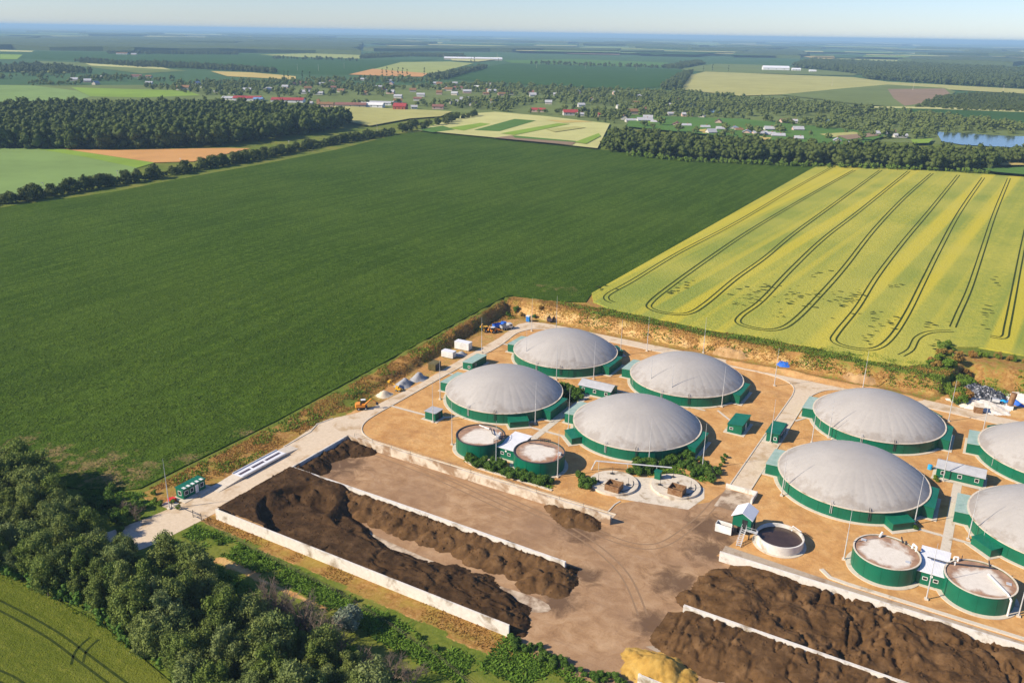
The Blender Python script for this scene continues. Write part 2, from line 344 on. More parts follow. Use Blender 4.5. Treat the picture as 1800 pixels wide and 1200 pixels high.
# ------------------------------------------------------------------ mesh helpers
class MB:
    def __init__(s): s.v = []; s.f = []
    def quad(s, *p):
        n = len(s.v); s.v += [tuple(q) for q in p]; s.f.append(tuple(range(n, n+len(p)))); return s
    def box(s, x0, x1, y0, y1, z0, z1):
        n = len(s.v)
        s.v += [(x0,y0,z0),(x1,y0,z0),(x1,y1,z0),(x0,y1,z0),(x0,y0,z1),(x1,y0,z1),(x1,y1,z1),(x0,y1,z1)]
        s.f += [tuple(n+i for i in q) for q in ((0,3,2,1),(4,5,6,7),(0,1,5,4),(1,2,6,5),(2,3,7,6),(3,0,4,7))]; return s
    def prism(s, pts, z0, z1):
        n = len(s.v); k = len(pts)
        z0s = z0 if hasattr(z0, '__len__') else [z0]*k; z1s = z1 if hasattr(z1, '__len__') else [z1]*k
        s.v += [(p[0], p[1], z0s[i]) for i, p in enumerate(pts)]+[(p[0], p[1], z1s[i]) for i, p in enumerate(pts)]
        s.f.append(tuple(n+i for i in reversed(range(k)))); s.f.append(tuple(n+k+i for i in range(k)))
        for i in range(k):
            j = (i+1) % k; s.f.append((n+i, n+j, n+k+j, n+k+i))
        return s
    def tube(s, a, b, r0, r1=None, n=8, caps=True):
        r1 = r0 if r1 is None else r1
        a = Vector(a); b = Vector(b); d = (b-a).normalized()
        x = d.orthogonal().normalized(); y = d.cross(x); k = len(s.v)
        for c, r in ((a, r0), (b, r1)):
            for i in range(n):
                t = 2*math.pi*i/n; q = c+x*(r*math.cos(t))+y*(r*math.sin(t)); s.v.append(tuple(q))
        for i in range(n):
            j = (i+1) % n; s.f.append((k+i, k+j, k+n+j, k+n+i))
        if caps: s.f.append(tuple(k+i for i in reversed(range(n)))); s.f.append(tuple(k+n+i for i in range(n)))
        return s
    def pipe(s, pts, r, n=8):
        for a, b in zip(pts, pts[1:]): s.tube(a, b, r, r, n)
        return s
    def ring(s, r0, r1, z0, z1, n=96, cx=0, cy=0):           # rectangular section ring
        k = len(s.v)
        for i in range(n):
            t = 2*math.pi*i/n; c, q = math.cos(t), math.sin(t)
            s.v += [(cx+r0*c, cy+r0*q, z0), (cx+r1*c, cy+r1*q, z0), (cx+r1*c, cy+r1*q, z1), (cx+r0*c, cy+r0*q, z1)]
        for i in range(n):
            a = k+4*i; b = k+4*((i+1) % n)
            for j in range(4):
                m = (j+1) % 4; s.f.append((a+j, b+j, b+m, a+m))
        return s
    def disc(s, r, z0, z1, n=72, cx=0, cy=0):
        return s.prism([(cx+r*math.cos(2*math.pi*i/n), cy+r*math.sin(2*math.pi*i/n)) for i in range(n)], z0, z1)
    def grid(s, X, Y, Z, keep=None):
        k = len(s.v); ny, nx = Z.shape
        s.v += list(zip(X.ravel().tolist(), Y.ravel().tolist(), Z.ravel().tolist()))
        for j in range(ny-1):
            for i in range(nx-1):
                if keep is None or keep[j, i]:
                    s.f.append((k+j*nx+i, k+j*nx+i+1, k+(j+1)*nx+i+1, k+(j+1)*nx+i))
        return s
    def mesh(s, name, smooth=False):
        me = bpy.data.meshes.new(name); me.from_pydata(s.v, [], s.f); me.update()
        if smooth: me.polygons.foreach_set('use_smooth', [True]*len(me.polygons))
        return me
    def build(s, name, mat, parent=None, smooth=False, loc=None, rz=None):
        o = bpy.data.objects.new(name, s.mesh(name, smooth)); COL.objects.link(o)
        o.data.materials.append(M[mat] if isinstance(mat, str) else mat)
        if parent is not None: o.parent = parent
        if loc is not None: o.location = loc
        if rz is not None: o.rotation_euler = (0, 0, rz)
        return o
def tag(o, label=None, cat=None, group=None, kind=None):
    if label: o['label'] = label
    if cat: o['category'] = cat
    if group: o['group'] = group
    if kind: o['kind'] = kind
    return o
SITE_R = -R_(30)
def thing(name, label, cat, u, v, z=0.0, rot=0.0, group=None):
    o = bpy.data.objects.new(name, None); COL.objects.link(o); o.empty_display_size = .5
    o.location = W(u, v, z); o.rotation_euler = (0, 0, SITE_R+R_(rot))
    return tag(o, label, cat, group)
def put(mb, name, mat, u, v, z=0.0, rot=0.0, smooth=False):   # a thing that is one mesh, standing at site (u, v)
    return mb.build(name, mat, None, smooth, W(u, v, z), SITE_R+R_(rot))
def site(mb, name, mat, smooth=False):                        # mesh given straight in site coordinates
    return mb.build(name, mat, None, smooth, (0, 0, 0), SITE_R)
def dup(o, parent=None):
    c = o.copy(); COL.objects.link(c)
    if parent is not None: c.parent = parent
    for ch in list(o.children): dup(ch, c)
    return c
def structure(o): return tag(o, kind='structure')

def tess(poly):
    tri = geometry.tessellate_polygon([[Vector((p[0], p[1], 0)) for p in poly]])
    out = []
    for t in tri:
        a, b, c = [poly[i] for i in t]
        out.append(t if (b[0]-a[0])*(c[1]-a[1])-(b[1]-a[1])*(c[0]-a[0]) > 0 else (t[0], t[2], t[1]))
    return out
def sheet(name, poly, z, mat):                                # flat polygon on the site
    m = MB(); m.v = [(p[0], p[1], z) for p in poly]; m.f = tess(poly)
    return structure(site(m, name, mat))
def clipv(poly, v0, v1):
    def half(pl, s, lim):
        o = []
        for i in range(len(pl)):
            a, b = pl[i], pl[(i+1) % len(pl)]; da, db = s*(a[1]-lim), s*(b[1]-lim)
            if da >= 0: o.append(a)
            if da*db < 0: t = da/(da-db); o.append((a[0]+t*(b[0]-a[0]), a[1]+t*(b[1]-a[1])))
        return o
    p = half(poly, 1, v0)
    return half(p, -1, v1) if len(p) > 2 else []
def field(name, poly, off, mat, skirt=0.0):                   # crop sheet following the field surface
    m = MB()
    for a, b in ((-9e5, 150.0), (150.0, 273.0), (273.0, 9e5)):
        q = clipv(poly, a, b)
        if len(q) < 3: continue
        k = len(m.v); m.v += [(p[0], p[1], F(p[1])+off) for p in q]
        m.f += [tuple(k+i for i in t) for t in tess(q)]
        if skirt:
            for i in range(len(q)):
                p, r_ = q[i], q[(i+1) % len(q)]
                if abs(p[1]-r_[1]) < 1e-6 and (abs(p[1]-150) < 1e-4 or abs(p[1]-273) < 1e-4): continue
                m.quad((p[0], p[1], F(p[1])+off), (r_[0], r_[1], F(r_[1])+off), (r_[0], r_[1], F(r_[1])+off-skirt), (p[0], p[1], F(p[1])+off-skirt))
    return structure(site(m, name, mat))
def offset_line(pts, d):
    out = []
    for i, p in enumerate(pts):
        a = pts[max(0, i-1)]; b = pts[min(len(pts)-1, i+1)]
        t = Vector((b[0]-a[0], b[1]-a[1])).normalized(); out.append((p[0]-t.y*d, p[1]+t.x*d))
    return out
def smooth_line(pts, n=6):
    out = []
    for i in range(len(pts)-1):
        p0 = pts[max(0, i-1)]; p1 = pts[i]; p2 = pts[i+1]; p3 = pts[min(len(pts)-1, i+2)]
        for k in range(n):
            t = k/n; q = []
            for d in (0, 1):
                a, b, c, e = p0[d], p1[d], p2[d], p3[d]
                q.append(.5*((2*b)+(-a+c)*t+(2*a-5*b+4*c-e)*t*t+(-a+3*b-3*c+e)*t**3))
            out.append(tuple(q))
    out.append(tuple(pts[-1])); return out
def strip(m, pts, w, zf):                                     # flat ribbon following height function zf
    l = offset_line(pts, w/2); r = offset_line(pts, -w/2)
    for i in range(len(pts)-1):
        m.quad(*[(q[0], q[1], zf(q)) for q in (r[i], r[i+1], l[i+1], l[i])])
def curb(m, pts, w, z0, z1):
    l = offset_line(pts, w/2); r = offset_line(pts, -w/2); k = len(m.v)
    for a, b in zip(l, r): m.v += [(*b, z0), (*b, z1), (*a, z1), (*a, z0)]
    for i in range(len(pts)-1):
        a = k+4*i; b = a+4
        for j in range(3): m.f.append((a+j, b+j, b+j+1, a+j+1))
    m.f.append((k, k+1, k+2, k+3)); e = k+4*(len(pts)-1); m.f.append((e+3, e+2, e+1, e))

# ------------------------------------------------------------------ ground
UL, VB = -148.8, 265.2
def terrain(u, v):
    u = np.asarray(u, float); v = np.asarray(v, float)
    f = FIELD_H*np.clip((v-150)/(273-150), 0, 1)
    vb = VB+20*sst(-8, -1, u)+1.5*(fbm(u, v*0, 9, 3, 5)-.5)*2
    ul = -151.2-.075*np.clip(v-195, 0, 75)+1.2*(fbm(u*0, v, 8, 3, 9)-.5)*2+.5
    du = np.maximum(ul-u, 0); dv = np.maximum(v-vb, 0); d = np.hypot(du, dv)
    wid = np.where(du > dv, 2.7, 6.2)
    z = f*sst(0, 1, d/wid)**1.0
    z = z+(d > 0)*(fbm(u, v, 3.2, 4, 3)-.47)*1.1*np.clip(f/2.5, .12, 1)*sst(0, 2, d)*(1-sst(8, 11, du))*(1-sst(13, 17, dv))
    # low spoil ridges at the foot of the back bank
    z = z+1.1*np.exp(-((v-vb+2.5)/2.0)**2)*np.clip((u+70)/10, 0, 1)*np.clip((-10-u)/8, 0, 1)*fbm(u, v, 6, 3, 21)*1.6
    z = np.where((u > -160) & (u < 60) & (v > 92) & (v < 300), z, f)
    return z
gu = np.concatenate([-np.geomspace(45000, 180, 26)-0, np.arange(-175, 66, 1.1), np.geomspace(70, 45000, 26)])
gv = np.concatenate([-np.geomspace(45000, 30, 14), np.arange(-20, 90, 12), np.arange(90, 305, 1.1), np.geomspace(308, 45000, 34)])
gu = np.sort(gu); gv = np.sort(np.append(gv, [150.0, 273.0]))
U, V = np.meshgrid(gu, gv); Z = terrain(U, V)
g = MB().grid(U, V, Z)
go = site(g, 'ground', 'ground', smooth=True); structure(go)
zone = np.zeros((U.size, 4), np.float32); zone[:, 3] = 1
u_, v_ = U.ravel(), V.ravel(); z_ = Z.ravel()
dry = np.zeros_like(u_); grn = np.zeros_like(u_); cly = np.zeros_like(u_)
wv = (u_ > -162) & (u_ < -144.0-3.5*(1-sst(165, 172, v_))) & (v_ > 104)
dry[wv] = 1
grn += 0.75*np.exp(-((v_-172)/13)**2)*((u_ > -159) & (u_ < -147))
grn += .45*np.exp(-((v_-128)/10)**2)*((u_ > -157) & (u_ < -150))
pk = (u_ > -151.5) & (u_ < -144) & (v_ > 176) & (v_ < 262); dry[pk] = .55; cly[pk] = .25; grn[pk] *= .3
grn[(u_ < -158.3) & (u_ > -175)] = .8
bk = (v_ > 262.5+20*sst(-8, -1, u_)) & (u_ > -152) & (u_ < 60)
dry[bk] = .85
grn[bk] += .20+.22*sst(-100, -20, u_[bk])+.38*sst(271, 274, v_[bk])*sst(-125, -95, u_[bk])
face = np.abs(np.gradient(Z, gv, axis=0)).ravel() > .42
cly[bk & face] = .22-.20*sst(-70, -20, u_[bk & face]); grn[bk & face] *= .8
cly += .42*np.exp(-((v_-267.2-20*sst(-8, -1, u_))/1.6)**2)*bk*(u_ < 0)
cly += .9*((u_ > -1) & (v_ > 262) & (v_ < 272))
dry[(v_ > 274) & (u_ > -6) & (u_ < 60)] = 1.0; grn[(v_ > 280) & (u_ > -6) & (u_ < 60)] = .34
southb = (v_ < 107.6) & (u_ > -137) & (u_ < -37)
dry[southb & (v_ > 104.6-.04*(u_+135))] = 1
grn[southb & (v_ <= 105.0-.045*(u_+135))] = 1.1
pathm = southb & (u_ > -124) & (np.abs(v_-(97.8-.06*(u_+135))) < 1.3); grn[pathm] = .15; dry[pathm] = .5; cly[pathm] = .5
grn[(v_ < 96) & (v_ > 70)] = .9
lush = (u_ <= -137) & (v_ < 104.5); grn[lush] = 1.1; dry[lush] = 0
out_ = (u_ < -162) | (u_ > 62) | (v_ > 300) | (v_ < 70); grn[out_] = .9
dry[out_] = 0
se = (u_ > -58) & (v_ < 118); grn[se & (v_ < 107)] = .9; dry[se] = .4
gb = (v_ > 271.0) & (v_ < 280) & (u_ > -124) & (u_ < -4); grn[gb] = 1.1; dry[gb] *= .4; cly[gb] = 0
for c, a in ((0, dry), (1, grn), (2, cly)): zone[:, c] = np.clip(a, 0, 1.2)
att = go.data.color_attributes.new('zone', 'FLOAT_COLOR', 'POINT'); att.data.foreach_set('color', zone.ravel())

# crop fields round the plant
soy = [(-160.0, 107), (-160.0, 160), (-160.0, 270.5), (-158, 273.6), (-150, 274.6), (-140, 276.5), (-130.5, 281.5), PF(1040, 517), PF(1440, 290)]
soy += PFs([(1300, 284), (1060, 264), (900, 246), (740, 232), (700, 236), (600, 262), (500, 282), (400, 300), (300, 318), (200, 338), (100, 352), (0, 366), (-260, 420), (-700, 560), (-700, 780)])
soy += Ps([(-60, 830), (60, 850), (140, 860), (220, 862)])
field('soybean_field', soy, .28, 'soy', .3)
rape = [PF(1440, 290), PF(1040, 517), (-128, 283), PF(1075, 545), PF(1160, 563), PF(1250, 581), PF(1340, 595), PF(1430, 612), PF(1520, 634), PF(1600, 645), PF(1645, 640), PF(1660, 612), PF(1720, 612), PF(1800, 626), PF(1960, 650), PF(2300, 660), PF(2400, 400), PF(2200, 334), PF(1800, 312), PF(1620, 300)]
field('rape_field', rape, .5, 'rape', .5)
tl = MB(); zf = lambda q: F(q[1])+.53
trams = [[(1466.9, 292.8), (1391.4, 335.1), (1298.6, 390.3), (1194.1, 445.4), (1112.9, 494.7), (1071.1, 518.0), (1066.4, 528.4), (1078.0, 534.2)], [(1501.7, 300.3), (1414.7, 349.6), (1321.8, 404.8), (1240.5, 459.9), (1176.7, 506.3), (1144.8, 532.5), (1143.0, 544.1), (1170.9, 552.8), (1208.6, 553.4), (1240.5, 535.4), (1292.8, 491.8), (1345.0, 454.1), (1397.2, 410.6), (1472.7, 355.4), (1548.1, 300.3)], [(1597.5, 302.1), (1513.3, 370.0), (1449.5, 419.3), (1391.4, 474.4), (1339.2, 529.6), (1304.4, 555.7), (1298.6, 570.2), (1333.4, 580.6), (1368.2, 580.6), (1397.2, 564.4), (1437.9, 523.8), (1484.3, 471.5), (1536.5, 404.8), (1588.8, 349.6), (1638.1, 306.1)], [(1684.5, 309.0), (1635.2, 370.0), (1588.8, 425.1), (1542.3, 486.0), (1507.5, 541.2), (1472.7, 584.7), (1465.7, 602.1), (1495.9, 613.7), (1536.5, 615.5), (1565.6, 596.3), (1594.6, 552.8), (1623.6, 494.7), (1652.6, 436.7), (1687.4, 372.9), (1728.1, 313.7)], [(1773.3, 314.8), (1748.4, 375.8), (1728.1, 436.7), (1704.9, 506.3), (1684.5, 552.8), (1674.1, 577.2)], [(1674.1, 584.1), (1635.2, 585.9), (1612.0, 596.3), (1600.4, 616.6), (1583.0, 627.1)], [(1820.9, 314.8), (1809.3, 378.7), (1794.8, 448.3), (1780.3, 523.8), (1769.9, 576.0), (1764.1, 595.1), (1739.7, 593.4)]]
for t in trams:
    c = smooth_line(PFs(t), 6)
    for d in (-.95, .95):
        zz = .53+.004*(len(tl.f) % 17); strip(tl, offset_line(c, d), random.uniform(.5, .7), lambda q: F(q[1])+zz)
structure(site(tl, 'tramlines', 'tram'))
lod = MB()                                                    # flattened darker spots in the crop
for px, py, n, sx, sy in [(1322, 524, 26, 14.7, 9.3), (1345, 506, 18, 9.3, 5.3), (1391, 524, 24, 13.3, 8.0), (1426, 530, 14, 13.3, 9.3), (1484, 535, 26, 14.7, 10.7), (1502, 524, 14, 10.7, 6.7), (1537, 559, 14, 6.7, 10.7), (1566, 570, 8, 8.0, 6.7), (1525, 599, 8, 10.7, 4.0), (1577, 506, 6, 8.0, 4.0), (1374, 553, 6, 9.3, 3.3), (1206, 501, 8, 10.7, 5.3), (1188, 515, 7, 9.3, 3.3), (1438, 483, 6, 8.0, 3.3), (1734, 553, 10, 5.3, 13.3), (1647, 570, 5, 9.3, 4.0), (1751, 501, 4, 5.3, 6.7), (1061, 509, 8, 12.0, 5.3), (1644, 608, 5, 4.0, 5.3)]:
    for _ in range(n):
        u, v = PF(px+random.gauss(0, sx), py+random.gauss(0, sy)); r = random.uniform(.3, 1.0); k = random.uniform(0, 3.14)
        pts = [(u+r*random.uniform(.6, 1.3)*math.cos(a+k)*1.6, v+r*random.uniform(.5, 1.2)*math.sin(a+k)) for a in np.linspace(0, 2*math.pi, 8)[:-1]]
        zz = .505+.0007*(len(lod.f) % 30); lod.quad(*[(p[0], p[1], F(p[1])+zz) for p in pts])
structure(site(lod, 'flattened_crop_patches', 'tram'))
near = Ps([(-200, 900), (0, 1000), (90, 1050), (180, 1100), (300, 1200), (380, 1290), (200, 1400), (-300, 1400), (-500, 1000)])
field('cereal_field', near, .3, 'wheat')
tl2 = MB()
for t in ([(-120, 1010), (0, 1066), (90, 1116), (150, 1160), (230, 1220)], [(-120, 1150), (0, 1190), (40, 1215)], [(136, 1168), (141, 1150), (150, 1138), (166, 1124)]):
    c = smooth_line(Ps(t), 5)
    for d in (-.9, .9): strip(tl2, offset_line(c, d), .42, lambda q: .33)
structure(site(tl2, 'tramlines', 'tram2'))

# roads, yard, kerbs
sheet('yard', [(-135.2, 107.5), (-61.5, 107.4), (-56, 104.6), (-48, 104), (-40, 106), (-36, 112), (-30, 112), (60, 108), (60, 150.6), (-38, 151), (-36.3, 158), (-36, 164), (-38, 170), (-38.2, 179), (-44.2, 179.2), (-46, 171), (-50, 166.5), (-60, 163), (-63, 160), (-64, 154.6), (-64, 150.4), (-135.2, 150.4)], .02, 'yard')
perim_in = smooth_line([(-62, 154.7), (-100, 154.6), (-126, 154.7), (-132, 155.2), (-136.5, 157.6), (-139.2, 161.8), (-140, 168), (-140, 180), (-140, 208), (-139.5, 230), (-140.2, 239), (-141.2, 247), (-140.2, 252), (-137.5, 255.8), (-131, 257.6), (-112, 257.8), (-80, 257.2), (-58, 257.2), (-49.5, 255), (-45.5, 250.5), (-44.4, 244)], 5)
perim_out = [(-44.3, 263.0), (-65, 262.4), (-106, 263), (-130, 263.5), (-138, 263.2), (-143.5, 261.6), (-145.8, 257), (-145.2, 250), (-144, 240), (-143.8, 220), (-143.6, 209), (-142.9, 192), (-143.8, 180), (-143.9, 172), (-145.2, 166), (-148.2, 160), (-149.5, 155), (-148.6, 148), (-147.5, 140)]
gate_road = [(-147.4, 140), (-146.8, 121.5), (-147.3, 116), (-146.9, 107), (-148.3, 99), (-150.3, 92), (-157, 87), (-160, 80), (-149, 78), (-141.5, 85.5), (-138.8, 92), (-138.1, 97), (-137.4, 105), (-137.0, 120), (-136.6, 150), (-135.0, 152.6), (-62, 151.2)]
sheet('road', perim_out+gate_road+perim_in, .03, 'road')
c_l = smooth_line([(-44.3, 179.5), (-44.4, 210), (-44.4, 244)], 4)
c_r = smooth_line([(-39.4, 179.5), (-39.6, 210), (-39.8, 240), (-38.8, 249), (-35, 255), (-27, 257.2), (-10, 256.2), (12, 254.4), (40, 252.5)], 5)
sheet('road', list(c_l)+[(-44.3, 263.2), (-30, 263.4), (-8, 262), (15, 260), (40, 258)]+list(reversed(c_r)), .034, 'road')
sheet('road', [(-37.5, 151.0), (60, 149.9), (60, 153.2), (17, 153.6), (-14, 154.3), (-37.5, 155.6)], .034, 'asphalt')
sheet('apron', [(-44.6, 170), (-37.9, 170), (-37.6, 179.2), (-44.6, 179.2)], .028, 'bayfloor')
sheet('apron', [(-64.5, 161.4), (-49, 165.3), (-47.5, 172), (-49, 176.5), (-54, 178.6), (-66, 172.5), (-73, 166)], .03, 'concrete')
M['track'] = stained('tyre_track_dirt', (.21, .128, .068), (.31, .195, .112), (.26, .165, .095), .9, .44)
ty = MB(); rtk = random.Random(5)
for t in ([(880, 830), (960, 880), (1060, 940), (1150, 960), (1220, 920), (1260, 880)], [(700, 800), (850, 860), (1000, 930), (1090, 1000), (1130, 1080)], [(640, 790), (760, 835), (900, 900)]):
    c = smooth_line(Ps(t), 8)
    for d in (-.85, .85): zz = .0225+.0003*(len(ty.f) % 19); strip(ty, offset_line(c, d), rtk.uniform(.18, .42), lambda q: zz)
structure(site(ty, 'tyre_tracks', 'track'))
kb = MB()
curb(kb, perim_in, .28, 0, .16); curb(kb, c_l, .28, 0, .16); curb(kb, c_r, .28, 0, .16)
curb(kb, [(-147.4, 140), (-147.7, 150), (-149.5, 154.6), (-148.4, 159.6)], .28, 0, .16)
curb(kb, [(-64, 154.6), (-64, 158.5), (-63.5, 160.5)], .28, 0, .15)
curb(kb, [(-18.5, 157.4), (-16.5, 155.4), (-13, 155.0), (60, 153.9)], .9, 0, .22)
curb(kb, [(-104, 158), (-99.6, 156.6), (-79, 156.6)], .6, 0, .2)
structure(site(kb, 'kerb', 'plinth'))
pw = MB()
for a, b, w in (((1.9+.4, 172), (2.3, 211.6), 1.9), ((-95.8, 173), (-96, 211), 1.9), ((-101, 183.6), (-85, 183.4), 1.0), ((-5, 184.2), (10.4, 183.6), 1.0),
                ((-139.9, 203.6), (-134.9, 203.4), .8), ((-139.7, 236), (-133, 235.6), .8), ((-139.9, 174.6), (-127, 174.8), .9), ((-123, 176), (-118, 181.5), .9),
                ((-60, 221.5), (-52, 214), .7), ((-39.5, 226.2), (-36.8, 231), .7), ((-91, 219.5), (-63, 219.5), .8), ((-3.6, 211), (9, 211), 1.0)):
    pwz = .045+.006*(len(pw.f) % 12); strip(pw, [a, b], w, lambda q: pwz)
structure(site(pw, 'footpath', 'plinth'))

# ------------------------------------------------------------------ digesters
DR, DH, CAPH = 16.8, 3.0, 6.2
def dome_mesh():
    n, k = 288, 26; rho = (DR*DR+CAPH*CAPH)/(2*CAPH); m = MB(); gores = 36
    for j in range(k+1):
        t = (j/k); r = DR*t
        for i in range(n):
            a = 2*math.pi*i/n; z = CAPH-rho+math.sqrt(rho*rho-r*r)
            ph = (a*gores/(2*math.pi)) % 1.0
            crease = math.exp(-((min(ph, 1-ph))/.10)**2)
            z += (-.036*crease*sst(.35, .9, t)+.024*math.sin(math.pi*ph)*sst(.3, .85, t))*(1-sst(.97, 1, t)*.6)*(.55+.9*vnoise(np.array([a*5.7]), np.array([1.5]), 3)[0])
            m.v.append((r*math.cos(a), r*math.sin(a), DH+float(z)))
    for j in range(k):
        for i in range(n):
            q = (i+1) % n; m.f.append((j*n+i, j*n+q, (j+1)*n+q, (j+1)*n+i))
    return m
def annex_box(m, x0, x1, y0, y1, h0, h1):
    m.prism([(x0, y0), (x1, y0), (x1, y1), (x0, y1)], 0.15, [h0, h1, h1, h0])
def make_digester():
    t = thing('biogas_digester', 'x', 'digester', 0, 0)
    sm = MB().ring(DR-.25, DR, 0.1, DH, 144)
    for a in np.linspace(0, 2*math.pi, 25)[:-1]:
        c, s = math.cos(a), math.sin(a); sm.tube((c*(DR+.01), s*(DR+.01), .1), (c*(DR+.01), s*(DR+.01), DH-.05), .045, .045, 5)
    sm.build('wall', 'green', t)
    dome_mesh().build('membrane', 'membrane', t, True)
    rm = MB(); rm.ring(DR-.35, DR+.22, DH-.04, DH+.12, 144); rm.build('rim', 'concrete', t)
    pl = MB().ring(DR-.3, DR+.85, 0.0, .14, 120)
    pl.box(DR-2.5, DR+2.4, -6.6, 4.8, 0, .12); pl.box(-DR-2.9, -DR+2.5, -5.4, 5.0, 0, .12)
    pl.build('plinth', 'plinth', t)
    for sgn, nm, rm_ in ((1, 'right', 'green_roof'), (-1, 'left', 'pale_green_roof')):
        a = MB(); y0, y1 = (-5.9, 4.2) if sgn > 0 else (-4.7, 4.4)
        xo, xi = (sgn*(DR+1.5), sgn*(DR-2.6)) if sgn > 0 else (sgn*(DR+2.3), sgn*(DR-2.6))
        annex_box(a, min(xo, xi), max(xo, xi), y0, y1, 2.7 if sgn < 0 else 2.95, 2.95 if sgn < 0 else 2.7)
        b = a.build('annex', 'green', t)
        r = MB(); x0, x1 = min(xo, xi)-.12, max(xo, xi)+.12
        r.prism([(x0, y0-.12), (x1, y0-.12), (x1, y1+.12), (x0, y1+.12)], [2.72 if sgn < 0 else 2.97, 2.97 if sgn < 0 else 2.72, 2.97 if sgn < 0 else 2.72, 2.72 if sgn < 0 else 2.97], [2.82 if sgn < 0 else 3.07, 3.07 if sgn < 0 else 2.82, 3.07 if sgn < 0 else 2.82, 2.82 if sgn < 0 else 3.07])
        r.build('roof', rm_, b)
    for ang in (-95, -68):
        c, s = math.cos(R_(ang)), math.sin(R_(ang)); r = DR+.14; q = MB()
        for d in (-.18, .18):
            q.tube((c*r-s*d, s*r+c*d, .9), (c*r-s*d, s*r+c*d, DH+.75), .07, .07, 6)
        q.tube((c*r+s*.2, s*r-c*.2, DH+.75), (c*(r-.6), s*(r-.6), DH+.85), .06, .06, 6)
        q.build('vent_pipe', 'steel' if ang == -95 else 'dark_metal', t)
    c, s = math.cos(R_(-140)), math.sin(R_(-140)); q = MB()
    q.tube((c*(DR+.12), s*(DR+.12), .8), (c*(DR+.12), s*(DR+.12), DH+.6), .05, .05, 6); q.build('gauge_pipe', 'steel', t)
    return t
def small_annex(t, ang):
    p = thing('tmp', '', '', 0, 0); bpy.data.objects.remove(p)
    c, s = math.cos(R_(ang)), math.sin(R_(ang)); m = MB()
    def L(r, q): return (c*r-s*q, s*r+c*q)
    m.prism([L(DR-.8, -2.6), L(DR+2.6, -2.6), L(DR+2.6, 2.6), L(DR-.8, 2.6)], .15, [2.1, 1.75, 1.75, 2.1])
    b = m.build('pump_annex', 'green', t)
    r = MB(); r.prism([L(DR-.85, -2.75), L(DR+2.75, -2.75), L(DR+2.75, 2.75), L(DR-.85, 2.75)], [2.12, 1.77, 1.77, 2.12], [2.2, 1.85, 1.85, 2.2]); r.build('roof', 'green_roof', b)
    MB().prism([L(DR-.8, -3.2), L(DR+3.6, -3.2), L(DR+3.6, 3.2), L(DR-.8, 3.2)], 0, .1).build('pad', 'plinth', b)
dg = ['grey domed green digester at the far corner nearest the parked machines',
      'grey domed green digester directly behind the left pair of linked tanks',
      'grey domed green digester in the far row, behind the left dark green hut',
      'grey domed green digester behind the round slabs with hoppers, left of the central road',
      'grey domed green digester right of the central road, behind the largest and nearest dome',
      'grey domed green digester above the round slurry basin, biggest looking dome',
      'grey domed green digester cut by the right frame edge, in the far row',
      'grey domed green digester cut by the right frame edge, behind the right pair of tanks']
first = make_digester(); k = 0
for i, u in enumerate((-115.5, -74.3, -19.6, 21.8)):
    for j, v in ((0, 235.0), (1, 196.0)):
        t = first if k == 0 else dup(first)
        t.location = W(u, v, 0); tag(t, dg[2*i+(0 if j == 0 else 1)], 'digester', 'domed biogas digesters'); k += 1
        t['ang'] = (1 if j == 0 else -1)*(47 if i % 2 == 0 else 133)
for t in [o for o in COL.objects if o.get('ang') is not None]:
    small_annex(t, t['ang']); del t['ang']

